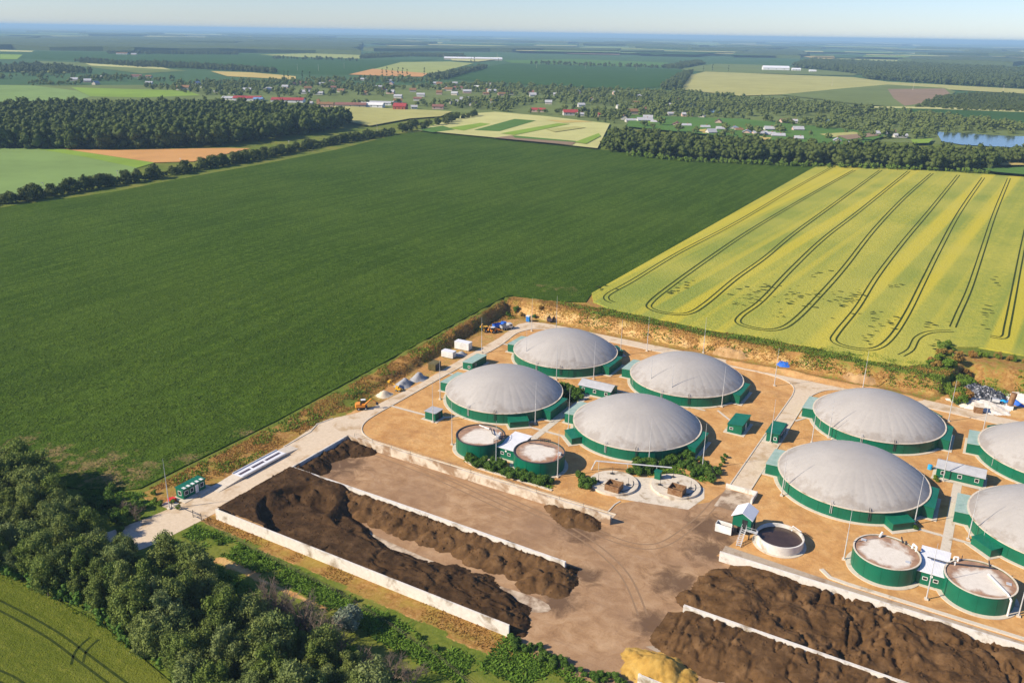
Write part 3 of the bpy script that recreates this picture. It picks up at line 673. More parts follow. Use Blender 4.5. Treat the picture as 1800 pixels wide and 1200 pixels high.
# ------------------------------------------------------------------ cylindrical tanks and their pump houses
TR, TH = 6.28, 3.85
def make_tank(u, v, label, seed):
    t = thing('storage_tank', label, 'tank', u, v, group='flat topped storage tanks')
    sm = MB().ring(TR-.2, TR, .1, TH, 96)
    for a in np.linspace(0, 2*math.pi, 13)[:-1]:
        c, s = math.cos(a), math.sin(a); sm.tube((c*(TR+.01), s*(TR+.01), .1), (c*(TR+.01), s*(TR+.01), TH), .04, .04, 5)
    sm.build('wall', 'green', t)
    MB().disc(TR-.22, TH-.25, TH-.12).build('lid', 'tank_roof', t)
    MB().ring(TR-.24, TR+.06, TH+.005, TH+.12, 96).build('rim', 'dark_metal' if seed < 2 else 'concrete', t)
    MB().ring(TR-.2, TR+.95, 0, .14, 72).build('plinth', 'plinth', t)
    z = TH-.1
    if seed == 0:
        MB().tube((-3.2, 4.4, z+.25), (.1, 3.9, z+.25), .16).build('white_pipe', 'white', t)
        MB().pipe([(.4, 4.2, z+.5), (2.4, 1.7, z+.5), (4.6, .6, z+.5), (5.8, -.2, z+.5)], .12).build('black_pipe', 'dark_metal', t)
        q = MB()
        for a in (-22, -8, 8, 22, 36): q.tube((5.6*math.cos(R_(a)), 5.6*math.sin(R_(a)), z), (5.6*math.cos(R_(a)), 5.6*math.sin(R_(a)), z+1.2), .06)
        for h in (.6, 1.2): q.pipe([(5.6*math.cos(R_(a)), 5.6*math.sin(R_(a)), z+h) for a in (-22, -8, 8, 22, 36)], .045)
        q.build('railing', 'dark_metal', t)
        MB().box(4.2, 5.2, .2, 1.1, z, z+.9).build('valve_box', 'steel', t); MB().tube((4.5, 2.0, z), (4.5, 2.0, z+1.1), .35).build('vent', 'white', t)
    elif seed == 1:
        q = MB()
        for a in (95, 105, 115): q.tube((5.7*math.cos(R_(a)), 5.7*math.sin(R_(a)), z), (5.7*math.cos(R_(a)), 5.7*math.sin(R_(a)), z+.9), .07)
        q.pipe([(5.7*math.cos(R_(a)), 5.7*math.sin(R_(a)), z+.8) for a in (88, 95, 105, 115, 122)], .12); q.build('valve_row', 'dark_metal', t)
        MB().box(4.6, 5.5, .8, 1.4, z, z+.7).build('valve_box', 'steel', t)
        MB().tube((5.1, -2.2, z), (5.1, 1.1, z+.6), .05).build('pole', 'red', t)
        MB().pipe([(-4.6, 2.6, z+.2), (-1, 3.6, z+.2), (2.4, 3.6, z+.2)], .07).build('hose', 'dark_metal', t)
    elif seed == 2:
        MB().tube((-2.1, 4.9, z+.1), (-1.7, 5.6, z+1.1), .22).build('white_pipe', 'white', t)
        MB().pipe([(4.2, 4.2, z), (4.3, 4.3, z+1.0), (5.0, 3.5, z+1.0), (5.0, 3.5, z)], .2).build('white_elbow', 'white', t)
        q = MB(); q.tube((2.3, 5.3, z), (1.9, 5.5, z+1.2), .14); q.tube((2.9, 5.0, z), (2.9, 5.0, z+.8), .18); q.build('valve', 'dark_metal', t)
        MB().box(-5.2, -4.2, 1.9, 2.8, z, z+.06).build('hatch', 'steel', t); h = MB().box(3.6, 4.5, -1.9, -1.0, z, z+.06); h.build('hatch', 'steel', t)
    else:
        MB().pipe([(1.2, 2.1, z+.25), (4.6, -3.2, z+.35), (5.3, -4.1, z-.2), (5.3, -4.1, .2)], .19, 10).build('white_pipe', 'white', t)
        MB().pipe([(-9.5, 2.2, z+.25), (-6, 2.0, z+.3), (.2, 4.3, z+.3), (2.4, 5.0, z+.3)], .13).build('black_pipe', 'dark_metal', t)
        MB().pipe([(-4.9, 4.0, z), (-4.9, 4.0, z+.9), (-4.2, 4.2, z+.9), (-4.2, 4.2, z)], .18).build('white_elbow', 'white', t)
        q = MB(); q.tube((-3.6, 4.8, z), (-3.6, 4.8, z+1.2), .07); q.tube((1.3, 5.5, z), (1.0, 5.7, z+1.1), .13); q.build('valve', 'dark_metal', t)
        MB().box(4.3, 5.2, .6, 1.5, z, z+.06).build('hatch', 'steel', t); MB().tube((-4.6, 2.5, z), (-4.6, 2.5, z+.7), .15).build('vent', 'white', t)
    return t
make_tank(-104.5, 165.9, 'green round tank with a dark railing on its stained lid', 0)
make_tank(-87.5, 165.8, 'green round tank above the leafy shrubs, casting shadow towards the round slabs', 1)
make_tank(-7.8, 164.5, 'green round tank with broad brown lid stains, beside the path to the right pump house', 2)
make_tank(8.9, 164.4, 'green round tank with a long white pipe down its side, nearest the right frame edge', 3)
def window(par, x, y, z, w, h, face):                         # framed window on a wall; face: outward normal 'x','-x','y','-y'
    f = MB(); p = MB(); e = .09; d = .06
    def bx(m, a0, a1, z0, z1, o0, o1):
        if face == '-y': m.box(a0, a1, y-o1, y-o0, z0, z1)
        elif face == 'y': m.box(a0, a1, y+o0, y+o1, z0, z1)
        elif face == 'x': m.box(x+o0, x+o1, a0, a1, z0, z1)
        else: m.box(x-o1, x-o0, a0, a1, z0, z1)
    c = x if 'y' in face else y
    for a0, a1, z0, z1 in ((c-w/2-e, c+w/2+e, z-e, z), (c-w/2-e, c+w/2+e, z+h, z+h+e), (c-w/2-e, c-w/2, z, z+h), (c+w/2, c+w/2+e, z, z+h)): bx(f, a0, a1, z0, z1, .003, d)
    o = f.build('window', 'white', par); bx(p, c-w/2, c+w/2, z, z+h, .003, .02); p.build('pane', 'glass', o)
def door(par, x, y, w, h, face, mat='white'):
    m = MB()
    if face == '-y': m.box(x-w/2, x+w/2, y-.06, y-.003, .15, h)
    elif face == 'x': m.box(x+.003, x+.06, y-w/2, y+w/2, .15, h)
    elif face == 'y': m.box(x-w/2, x+w/2, y+.003, y+.06, .15, h)
    return m.build('door', mat, par)
def pump_house(u, v, w, l, label):
    t = thing('pump_house', label, 'pump house', u, v, group='white roofed pump houses between tanks')
    b = MB().box(-w/2, w/2, 0, l, 0, 2.9).build('wall', 'green', t)
    r = MB(); r.prism([(-w/2-.25, -.25), (w/2+.25, -.25), (w/2+.25, l+.25), (-w/2-.25, l+.25)], [2.92, 2.92, 3.25, 3.25], [3.06, 3.06, 3.39, 3.39]); r.build('roof', 'white_roof', t)
    window(t, -.95, 0, 1.3, .75, .55, '-y'); window(t, .95, 0, 1.3, .75, .55, '-y')
    MB().tube((.1, -.12, 2.35), (.1, .0, 2.35), .26, .26, 14).build('lamp', 'white', t)
    MB().box(-w/2-.5, w/2+.5, -.7, 0, 0, .12).build('plinth', 'plinth', t)
pump_house(-96.1, 164.2, 4.6, 8.8, 'green pump house with white flat roof linking the left pair of tanks')
pump_house(.7, 162.6, 4.9, 9.0, 'green pump house with white flat roof linking the right pair of tanks')

# ------------------------------------------------------------------ huts
def hut(u0, u1, v0, v1, h0, h1, label, roof, name='hut', cat='hut', win=(), drs=(), pad=.9, over=.2, group='small green site huts'):
    t = thing(name, label, cat, (u0+u1)/2, (v0+v1)/2, group=group); a, b = (u1-u0)/2, (v1-v0)/2
    m = MB(); m.prism([(-a, -b), (a, -b), (a, b), (-a, b)], .1, [h0, h1, h1, h0]); m.build('wall', 'green', t)
    r = MB(); o = over; s = (h1-h0)/(2*a)*o
    r.prism([(-a-o, -b-o), (a+o, -b-o), (a+o, b+o), (-a-o, b+o)], [h0-s+.01, h1+s+.01, h1+s+.01, h0-s+.01], [h0-s+.12, h1+s+.12, h1+s+.12, h0-s+.12]); r.build('roof', roof, t)
    MB().box(-a-pad, a+pad, -b-pad*.8, b+pad*.6, 0, .09).build('pad', 'plinth', t)
    for w_ in win: window(t, *w_)
    for d_ in drs: door(t, *d_)
    return t
hut(-53.6, -49.7, 209.3, 217.2, 2.35, 2.75, 'dark green hut with a plain green roof left of the central road', 'green_roof', win=[(-.9, -3.95, 1.1, .8, .5, '-y')], drs=[(1.95, 0, 1.0, 2.0, 'x')])
t = hut(-43.2, -40.2, 209.4, 217.0, 2.6, 2.7, 'dark green hut with an open porch side at the right kerb of the central road', 'green_roof', win=[(.8, -3.8, .9, .6, .7, '-y')], over=.35)
q = MB()
for y in (-3.4, 0, 3.4): q.tube((1.85, y, .1), (1.85, y, 2.7), .06)
q.box(1.6, 2.3, -3.9, 3.9, 2.64, 2.7); q.build('porch_post', 'dark_metal', t)
hut(-126.9, -123.5, 172.8, 176.3, 2.35, 2.35, 'small square green kiosk with a pale grey flat roof on open ground', 'grey_roof', win=[], drs=[(1.7, .3, .9, 2.0, 'x', 'dark_metal')], name='kiosk', cat='kiosk')
hut(-138.6, -135.1, 209.3, 217.8, 2.3, 2.6, 'long green hut with a pale ribbed roof beside the left service road', 'pale_green_roof', win=[(.6, -4.25, .8, .7, .6, '-y'), (1.75, -2.2, 1.2, .6, .6, 'x')])
def gable_house(u0, u1, v0, v1, he, hr, label, along_u=True):
    t = thing('control_building', label, 'building', (u0+u1)/2, (v0+v1)/2, group='green control buildings with grey gable roofs'); a, b = (u1-u0)/2, (v1-v0)/2
    m = MB(); m.box(-a, a, -b, b, .1, he)
    m.v += [(-a, -b, he), (-a, b, he), (-a, 0, hr), (a, -b, he), (a, b, he), (a, 0, hr)]; k = len(m.v)-6
    m.f += [(k, k+2, k+1), (k+3, k+4, k+5)]
    m.build('wall', 'green', t)
    o = .3; sl = (hr-he)/b; r = MB()
    for s in (-1, 1):
        e = [( -a-o, s*(b+o), he-sl*o), (a+o, s*(b+o), he-sl*o), (a+o, 0, hr), (-a-o, 0, hr)]
        k = len(r.v); r.v += [(x, y, z+.015) for x, y, z in e]+[(x, y, z+.13) for x, y, z in e]
        r.f += [tuple(k+i for i in q) for q in ((0, 1, 2, 3), (4, 5, 6, 7), (0, 1, 5, 4), (1, 2, 6, 5), (2, 3, 7, 6), (3, 0, 4, 7))]
    r.build('roof', 'grey_roof', t)
    for x in (-a*.72, 0, a*.72): window(t, x, -b, 1.0, .75, .8, '-y')
    door(t, a, 0, 1.0, 2.1, 'x', 'dark_metal')
    MB().box(-a-.8, a+.8, -b-1.0, b+.8, 0, .08).build('pad', 'plinth', t)
    return t
gable_house(-99.3, -89.2, 212.2, 217.2, 2.5, 3.5, 'green control building with grey roof set among shrubs between the left four domes')
gable_house(-2.7, 7.5, 212.2, 217.2, 2.5, 3.5, 'green control building with grey roof between the right four domes, blue barrel at its corner')
tk = MB().tube((0, 0, 0), (0, 0, 1.1), .55, .55, 20); tk.tube((0, 0, 1.1), (0, 0, 1.25), .55, .2, 20)
tag(put(tk, 'water_barrel', 'cyan', -4.3, 215.6), 'blue plastic water barrel at the corner of the right control building', 'barrel')

# ------------------------------------------------------------------ separator house, basin, slabs with hoppers
t = thing('separator_house', 'green stilted separator house with white gable roof beside the slurry basin', 'separator house', -35.8, 162.4)
a, b = 1.95, 2.2
m = MB().box(-a, a, -b, b, 2.6, 4.9); m.v += [(-a, -b, 4.9), (a, -b, 4.9), (0, -b, 6.0), (-a, b, 4.9), (a, b, 4.9), (0, b, 6.0)]; k = len(m.v)-6; m.f += [(k, k+1, k+2), (k+3, k+5, k+4)]
m.build('wall', 'green', t)
r = MB()
for s in (-1, 1):
    e = [(s*(a+.35), -b-.3, 4.9-.2), (s*(a+.35), b+.3, 4.9-.2), (0, b+.3, 6.0), (0, -b-.3, 6.0)]; k = len(r.v)
    r.v += [(x, y, z+.015) for x, y, z in e]+[(x, y, z+.14) for x, y, z in e]
    r.f += [tuple(k+i for i in q) for q in ((0, 1, 2, 3), (4, 5, 6, 7), (0, 1, 5, 4), (1, 2, 6, 5), (2, 3, 7, 6), (3, 0, 4, 7))]
r.build('roof', 'white_roof', t)
MB().box(.1, 1.2, -b-.05, -b-.004, 2.65, 4.5).build('door', 'glass', t)
for x, y in ((-1.8, -2), (1.8, -2), (-1.8, 2), (1.8, 2)): MB().box(x-.12, x+.12, y-.12, y+.12, 0, 2.6).build('leg', 'dark_metal', t)
MB().box(-1.2, 1.2, -.4, 1.8, 0, 2.55).build('chute', 'black', t)
q = MB()
for sx in (.2, 1.1): q.prism([(sx, -b-.1), (sx+.1, -b-.1), (sx+.1, -b-3.6), (sx, -b-3.6)], [2.5, 2.5, 0, 0], [2.75, 2.75, .25, .25])
for i in range(9): q.box(.28, 1.12, -b-.35-i*.38-.14, -b-.35-i*.38+.14, 2.35-i*.26, 2.4-i*.26)
for sx in (.2, 1.15): q.tube((sx, -b-.1, 3.5), (sx, -b-3.6, 1.0), .035)
st = q.build('stair', 'steel', t)
q = MB(); q.box(1.2, 3.6, -b-.9, -b-.1, 2.5, 2.58)
for x in (1.3, 2.4, 3.5): q.tube((x, -b-.85, 2.5), (x, -b-.85, 3.5), .03)
q.tube((1.3, -b-.85, 3.5), (3.5, -b-.85, 3.5), .03); q.tube((3.2, -b-.5, 0), (3.2, -b-.5, 2.5), .07); q.build('walkway', 'steel', t)
t = thing('slurry_basin', 'round open concrete basin full of brown slurry beside the separator house', 'basin', -28.1, 162.4)
MB().ring(4.55, 4.85, 0, 2.0, 72).build('wall', 'wall_concrete', t); MB().disc(4.57, .1, 1.25, 60).build('slurry', 'slurry', t)
MB().ring(4.85, 5.5, 0, .1, 60).build('plinth', 'plinth', t); MB().pipe([(1.5, 4.2, 1.2), (1.5, 4.75, 2.2), (3.6, 3.4, 2.15)], .1).build('pipe', 'steel', t)
t = thing('open_skip', 'white open skip standing in front of the separator house stair', 'skip', -39.4, 160.6)
q = MB(); q.box(-1.75, 1.75, -.85, -.75, .15, 2.0); q.box(-1.75, 1.75, .75, .85, .15, 2.0); q.box(-1.75, -1.65, -.749, .749, .15, 2.0); q.box(1.65, 1.75, -.749, .749, .15, 2.0); q.box(-1.649, 1.649, -.749, .749, .15, .25); q.build('body', 'white', t)
MB().box(-1.5, 1.5, -.7, .7, .26, 1.2).build('load', 'heap', t); MB().box(-1.6, 1.6, -.5, .5, 0, .149).build('skid', 'dark_metal', t)
q = MB().box(-44.8, -37.4, 179.4, 179.8, 0, 1.1).box(-37.8, -37.4, 175.2, 179.399, 0, 1.1)
tag(site(q, 'retaining_wall', 'wall_concrete'), 'low white L shaped concrete wall behind the separator house', 'wall')
def slab_tank(u, v, seed, label):
    t = thing('mixing_pit', label, 'mixing pit', u, v, group='round concrete mixing pits with hoppers')
    MB().disc(5.75, 0, .55, 64).build('slab', 'concrete', t)
    q = MB(); x0, x1, y0, y1 = (-.4, 3.1, -4.6, -1.6); z0, z1 = .56, 2.1
    for a_, b_, c_, d_ in ((x0, x1, y0, y0+.12), (x0, x1, y1-.12, y1), (x0, x0+.12, y0+.12, y1-.12), (x1-.12, x1, y0+.12, y1-.12)): q.box(a_, b_, c_, d_, z0, z1)
    h = q.build('hopper', 'rust', t)
    MB().prism([(x0+.13, y0+.13), (x1-.13, y0+.13), (x1-.13, y1-.13), (x0+.13, y1-.13)], .57, [.7, .7, 1.0, 1.3]).build('ramp', 'rust', h)
    MB().box(x0+.6, x1-.5, -3.1, -2.9, 1.4, 1.6).build('auger', 'rust', h)
    for px, py in ((-3.2, -1.8), (3.5, .4), (-1.9, 3.4)):
        g_ = MB(); g_.tube((px, py, .55), (px, py, 2.6), .05); g_.tube((px, py, .55), (px, py, .9), .3); g_.box(px-.5, px-.1, py-.3, py+.1, .55, .8); g_.build('mixer', 'dark_metal', t)
    rl = MB(); pts = [(4.6*math.cos(R_(a)), 4.6*math.sin(R_(a))) for a in range(-70, 41, 12)]
    rl.pipe([(x, y, .62) for x, y in pts], .06); rl.pipe([(-3.2, -1.8, .62), (-1.4, -2.4, .62), (-.6, -1.0, .62), (1.4, -.2, .62)], .06); rl.build('hose', 'black', t)
    MB().box(-.3, .2, 1.3, 1.8, .55, .62).build('hatch', 'dark_metal', t)
    return t
slab_tank(-68.0, 167.1, 0, 'round pale concrete mixing pit with a rusty hopper, nearer the shadowed tank')
slab_tank(-54.9, 173.3, 1, 'round pale concrete mixing pit with a rusty hopper, beside the central road')
q = MB(); q.box(-.7, .7, -.6, .6, 0, 1.9).box(-.85, .85, -.75, .75, 1.902, 2.02); tag(put(q, 'cabinet', 'green', -59.8, 174.3, .56), 'small green cabinet on the rim of the right mixing pit', 'cabinet')
q = MB(); zl = 2.6
q.pipe([(-75.5, 170.5, .1), (-74.6, 170.9, zl), (-60.2, 176.5, zl), (-57.6, 177.5, zl)], .16)
for f_ in (.05, .5, .95): q.tube((-74.6+f_*14.4, 170.9+f_*5.6, 0), (-74.6+f_*14.4, 170.9+f_*5.6, zl), .07)
tag(site(q, 'overhead_pipe', 'steel'), 'long silver pipe on supports running along the round mixing pits', 'pipe')

# ------------------------------------------------------------------ bay walls and heaps
def wall(pts, w, h, label, mat='wall_concrete'):
    q = MB(); curb(q, pts, w, 0, h); return tag(site(q, 'retaining_wall', mat), label, 'wall')
wall([(-135.15, 107.4), (-98, 107.4), (-61.6, 107.4)], .35, 2.45, 'long white concrete wall along the grass strip, outermost wall of the left bays')
wall([(-135.15, 107.6), (-135.15, 150.3)], .35, 2.2, 'low concrete wall along the entrance road at the closed end of the left bays')
wall([(-134.9, 129.9), (-98, 129.9), (-61.8, 129.5)], .6, 2.5, 'concrete divider wall half buried between the two left bays')
wall([(-135.3, 150.6), (-98, 150.6), (-61.4, 150.4)], .55, 2.2, 'stained concrete wall between the empty left bay and the front road', 'dirty_wall')
wall([(-37, 149.6), (0, 149.4), (60, 149.2)], .4, 2.2, 'white concrete wall between the right brown heap and the front road')
wall([(-37.4, 129.2), (0, 128.9), (60, 128.6)], .55, 2.2, 'buried concrete divider wall between the two right brown heaps')
wall([(-37.6, 108.2), (-37, 108.0), (20, 107.6)], .35, 2.3, 'white concrete wall end beside the yellow straw pile at the bottom edge')
def heap(name, mat, u0, u1, v0, v1, hf, label, cat='heap', step=.42, zmin=.06, clods=1.1):
    gu_ = np.arange(u0, u1+step/2, step); gv_ = np.arange(v0, v1+step/2, step); A, B = np.meshgrid(gu_, gv_)
    H = hf(A, B);     kp = np.maximum.reduce([H[:-1, :-1], H[1:, :-1], H[:-1, 1:], H[1:, 1:]]) > zmin
    hm = MB().grid(A, B, H+.0, kp); hm_n = len(hm.f); ch = random.Random(int(u0*7+v0*3)); jj, ii = np.where((H > .3)); n_cl = int(len(jj)*step*step*clods)
    for _ in range(n_cl):                                     # clods lying on the surface
        q = ch.randrange(len(jj)); x, y, z = A[jj[q], ii[q]]+ch.uniform(-.1, .1), B[jj[q], ii[q]], H[jj[q], ii[q]]; r = ch.choice((.10, .13, .16, .22, .30))*ch.uniform(.8, 1.2); k = len(hm.v); t0 = ch.uniform(0, 6.28)
        hm.v += [(x+r*math.cos(t0+a)*ch.uniform(.7, 1.2), y+r*math.sin(t0+a)*ch.uniform(.7, 1.2), z-.06) for a in (0, 1.57, 3.14, 4.71)]+[(x+r*.2*ch.uniform(-1, 1), y+r*.2*ch.uniform(-1, 1), z+r*ch.uniform(.6, 1.1))]
        hm.f += [(k+i, k+(i+1) % 4, k+4) for i in range(4)]
    return tag(site(hm, name, mat, True), label, cat)
def lumps(A, B, sc, s): return (fbm(A, B, sc, 5, s)-.47)*2
def ridged(A, B, sc, s): return 1-np.abs(fbm(A, B, sc, 4, s)-.47)*4
def cones(A, B, L, seed, warp=.5):       # dumped loads: a union of cones at the angle of repose
    wx = A+warp*lumps(A, B, 1.7, seed); wy = B+warp*lumps(A, B, 1.7, seed+50); H = np.zeros_like(A)
    for (cu, cv, h, sl) in L: H = np.maximum(H, h-sl*np.hypot(wx-cu, wy-cv))
    return H
def rough(A, B, h, s, k=1.0):
    return h+k*(.13*lumps(A, B, 1.2, s)+.15*lumps(A, B, .62, s+3)+.22*lumps(A, B, 3.4, s+6))*(h > .12)
rc = random.Random(31)
def hA(A, B):       # loads tipped against the divider wall
    L = [(u, 128.6+rc.uniform(-.3, .3), rc.uniform(2.15, 2.4), rc.uniform(.44, .5)) for u in np.arange(-126, -62, 1.6)]
    L += [(u+rc.uniform(-.8, .8), 125.9-.02*(u+112)+rc.uniform(-.4, .4), rc.uniform(1.8, 2.3), rc.uniform(.50, .60)) for u in np.arange(-113, -62, 4.3)]
    L += [(-63.5, 124.5, 2.4, .62), (-61.5, 126.5, 2.2, .6), (-65.5, 122.6, 1.8, .62), (-60.5, 123.6, 1.5, .6)]
    return rough(A, B, cones(A, B, L, 3, .75), 5, .8)
heap('compost_heap', 'heap2', -128, -56.5, 117.5, 129.5, hA, 'brown compost heap scooped along the left side of the half buried divider wall', step=.24)
def hB(A, B):       # heap behind the outer wall and the deep heap at the closed end
    edge = 122.6-5.0*sst(-118, -86, A)+.9*np.sin(A*.33)+1.1*lumps(A, B*0, 5, 4)
    h = 1.75*(1-sst(-2.6, .3, B-edge))*(.78+.35*fbm(A, B, 8, 3, 11))*(1-sst(-66, -61.5, A+.7*lumps(A, B, 3, 8)-.2*(B-112)))
    L = [(u+rc.uniform(-1, 1), rc.uniform(111, 115.2), rc.uniform(1.9, 2.7), rc.uniform(.34, .5)) for u in np.arange(-92, -66, 2.9)]
    L += [(-64.5, 110.5, 2.0, .6), (-62.5, 112.0, 1.5, .62), (-61.2, 110.2, 1.3, .6)]
    h = np.maximum(h, cones(A, B, L, 13, .9))
    low = 1-sst(-126, -106, A); h = h*(1-.80*low)+.22*low*(.5+fbm(A, B, 6, 3, 5))*(B < 126)
    rr = np.hypot((A+121.5)/8.0, (B-117.5)/8.6)+.10*lumps(A, B, 4, 31)
    top = 2.9*sst(.84, 1.06, rr)*(.86+.22*fbm(A, B, 5, 3, 7))*(1-sst(-119, -113, A+.55*(B-129)))
    top = np.where((A > -121) & (B < 117), 0, top)
    L2 = [(-124.5, 127.2, 3.5, .62), (-121.5, 127.6, 3.1, .62), (-127.5, 126.6, 3.3, .6), (-118.6, 127.9, 2.6, .62), (-123, 124.6, 2.6, .7), (-129.8, 118, 3.1, .55), (-131, 113, 2.9, .5), (-130.5, 122.5, 3.1, .55), (-126.3, 121.8, 1.9, .8)]
    h = np.maximum(h, np.maximum(top, cones(A, B, L2, 17, .6)))
    gully = np.clip(ridged(A*.5, B, 4.2, 33)-.74, 0, 1)*3.0*(h > 1.0)*(A > -106)
    return rough(A, B, h-gully*.6, 15, .8)
heap('compost_heap', 'heap', -134.9, -59, 107.65, 129.5, hB, 'dark compost heap filling the bay behind the outer white wall', step=.24)
def hC(A, B):
    L = [(-133.6+rc.uniform(-.5, .8), v, rc.uniform(1.7, 2.5), rc.uniform(.55, .75)) for v in np.arange(131.5, 150, 1.9)]+[(-129.5, 148, 2.0, .6), (-127.6, 149, 1.4, .6)]
    return rough(A, B, cones(A, B, L, 5, .8), 6)
heap('compost_heap', 'heap', -134.9, -124.5, 130.3, 150.2, hC, 'dark compost bank against the end wall of the empty bay', step=.24)
def hD(A, B):
    L = [(u, 130.4+rc.uniform(-.3, .5), rc.uniform(.8, 1.5), rc.uniform(.50, .7)) for u in np.arange(-126, -60, 1.7)]
    return rough(A, B, cones(A, B, L, 8, .6), 7, .7)
heap('compost_heap', 'heap', -127, -57.5, 130.0, 134.5, hD, 'low dark strip of compost along the far side of the divider wall', step=.24)
def hE(A, B):
    return rough(A, B, cones(A, B, [(-70, 148.6, 2.2, .58), (-67, 148.4, 2.1, .6), (-72.5, 148.8, 1.5, .55), (-65, 147.8, 1.6, .6), (-69, 146.2, 1.3, .6), (-75, 149.4, 1.0, .5)], 9, .7), 10, .9)
heap('compost_heap', 'heap2', -78, -61.8, 143.5, 150.1, hE, 'small brown compost heap at the open end of the stained wall', step=.3)
def hF(A, B):
    L = [(rc.uniform(-32, 40), rc.uniform(130, 148.6), rc.uniform(1.7, 2.9), rc.uniform(.28, .46)) for _ in range(120)]+[(-34.5, 144.5, 1.6, .55), (-36, 141, 1.5, .55), (-37.5, 134, 1.5, .5), (-35, 138, 1.9, .5)]
    h = cones(A, B, L, 19, 1.0)*(1-.22*sst(145.5, 149.3, B)); base = 1.2*sst(-35, -30, A)
    h = np.maximum(h, base); g2 = np.clip(ridged(A, B*.5, 4.6, 28)-.74, 0, 1)*3.4*(h > .9)*sst(-27, -16, A)
    return rough(A, B, h-g2, 21, 1.0)
heap('compost_heap', 'heap2', -42, 40, 129.5, 149.3, hF, 'broad lumpy brown compost heap below the right front road wall', step=.24)
def hG(A, B):
    h = 2.05*sst(-40.5, -35.5, A+.9*lumps(A, B, 4, 2))*sst(117.6, 121.6, B+.10*(A+37)+.6*lumps(A, B, 4, 3))*(.74+.4*fbm(A, B, 8, 3, 13))
    L = [(rc.uniform(-35, 40), rc.uniform(121, 127.5), rc.uniform(1.9, 2.7), rc.uniform(.4, .6)) for _ in range(70)]
    h = np.maximum(h, cones(A, B, L, 23, .8)); return rough(A, B, h-np.clip(ridged(A, B*.35, 3.6, 44)-.75, 0, 1)*2.0*(h > .9), 25, .7)
heap('compost_heap', 'heap2', -41, 40, 108, 128.6, hG, 'smoother brown compost heap between the buried divider and the bottom lane', step=.24)
def hS(A, B):
    r = np.hypot((A+35.8)/7.4, (B-113.2)/4.9)+.22*lumps(A, B, 3.5, 5); h = 2.3*(1-sst(.05, 1.0, r)); return h+(.5*lumps(A, B, 1.2, 6)+.35*lumps(A, B, .6, 8))*(h > .15)
heap('straw_pile', 'straw', -46, -25, 106, 119.5, hS, 'yellow straw pile at the bottom edge of the yard', 'pile', .32, clods=0)
sheet('lane', [(-40, 117.5), (-36, 121.5), (-24, 118.5), (0, 114), (0, 111), (-26, 115.5), (-36, 117)], .04, 'asphalt')
q = MB()                                                      # pale swept floor showing between the heaps
q.v = [(p[0], p[1], .032) for p in smooth_line([(-123, 122.6), (-110, 121.2), (-92, 119.4), (-76, 118.8), (-62, 119.5), (-59, 117), (-66, 114.2), (-80, 115.6), (-98, 116.6), (-114, 118.6), (-123, 119.5), (-123, 122.6)], 3)[:-1]]
q.f = tess(q.v); structure(site(q, 'bay_floor', 'bayfloor'))

# rail on the stained wall
q = MB()
for u in np.arange(-133, -62, 5.9): q.tube((u, 150.6, 2.2), (u, 150.6, 3.2), .035, n=5)
q.tube((-133, 150.6, 3.2), (-62.3, 150.6, 3.2), .03, n=5); q.tube((-133, 150.6, 2.75), (-62.3, 150.6, 2.75), .025, n=5)
tag(site(q, 'handrail', 'dark_metal'), 'thin dark handrail on top of the stained wall by the front road', 'handrail')

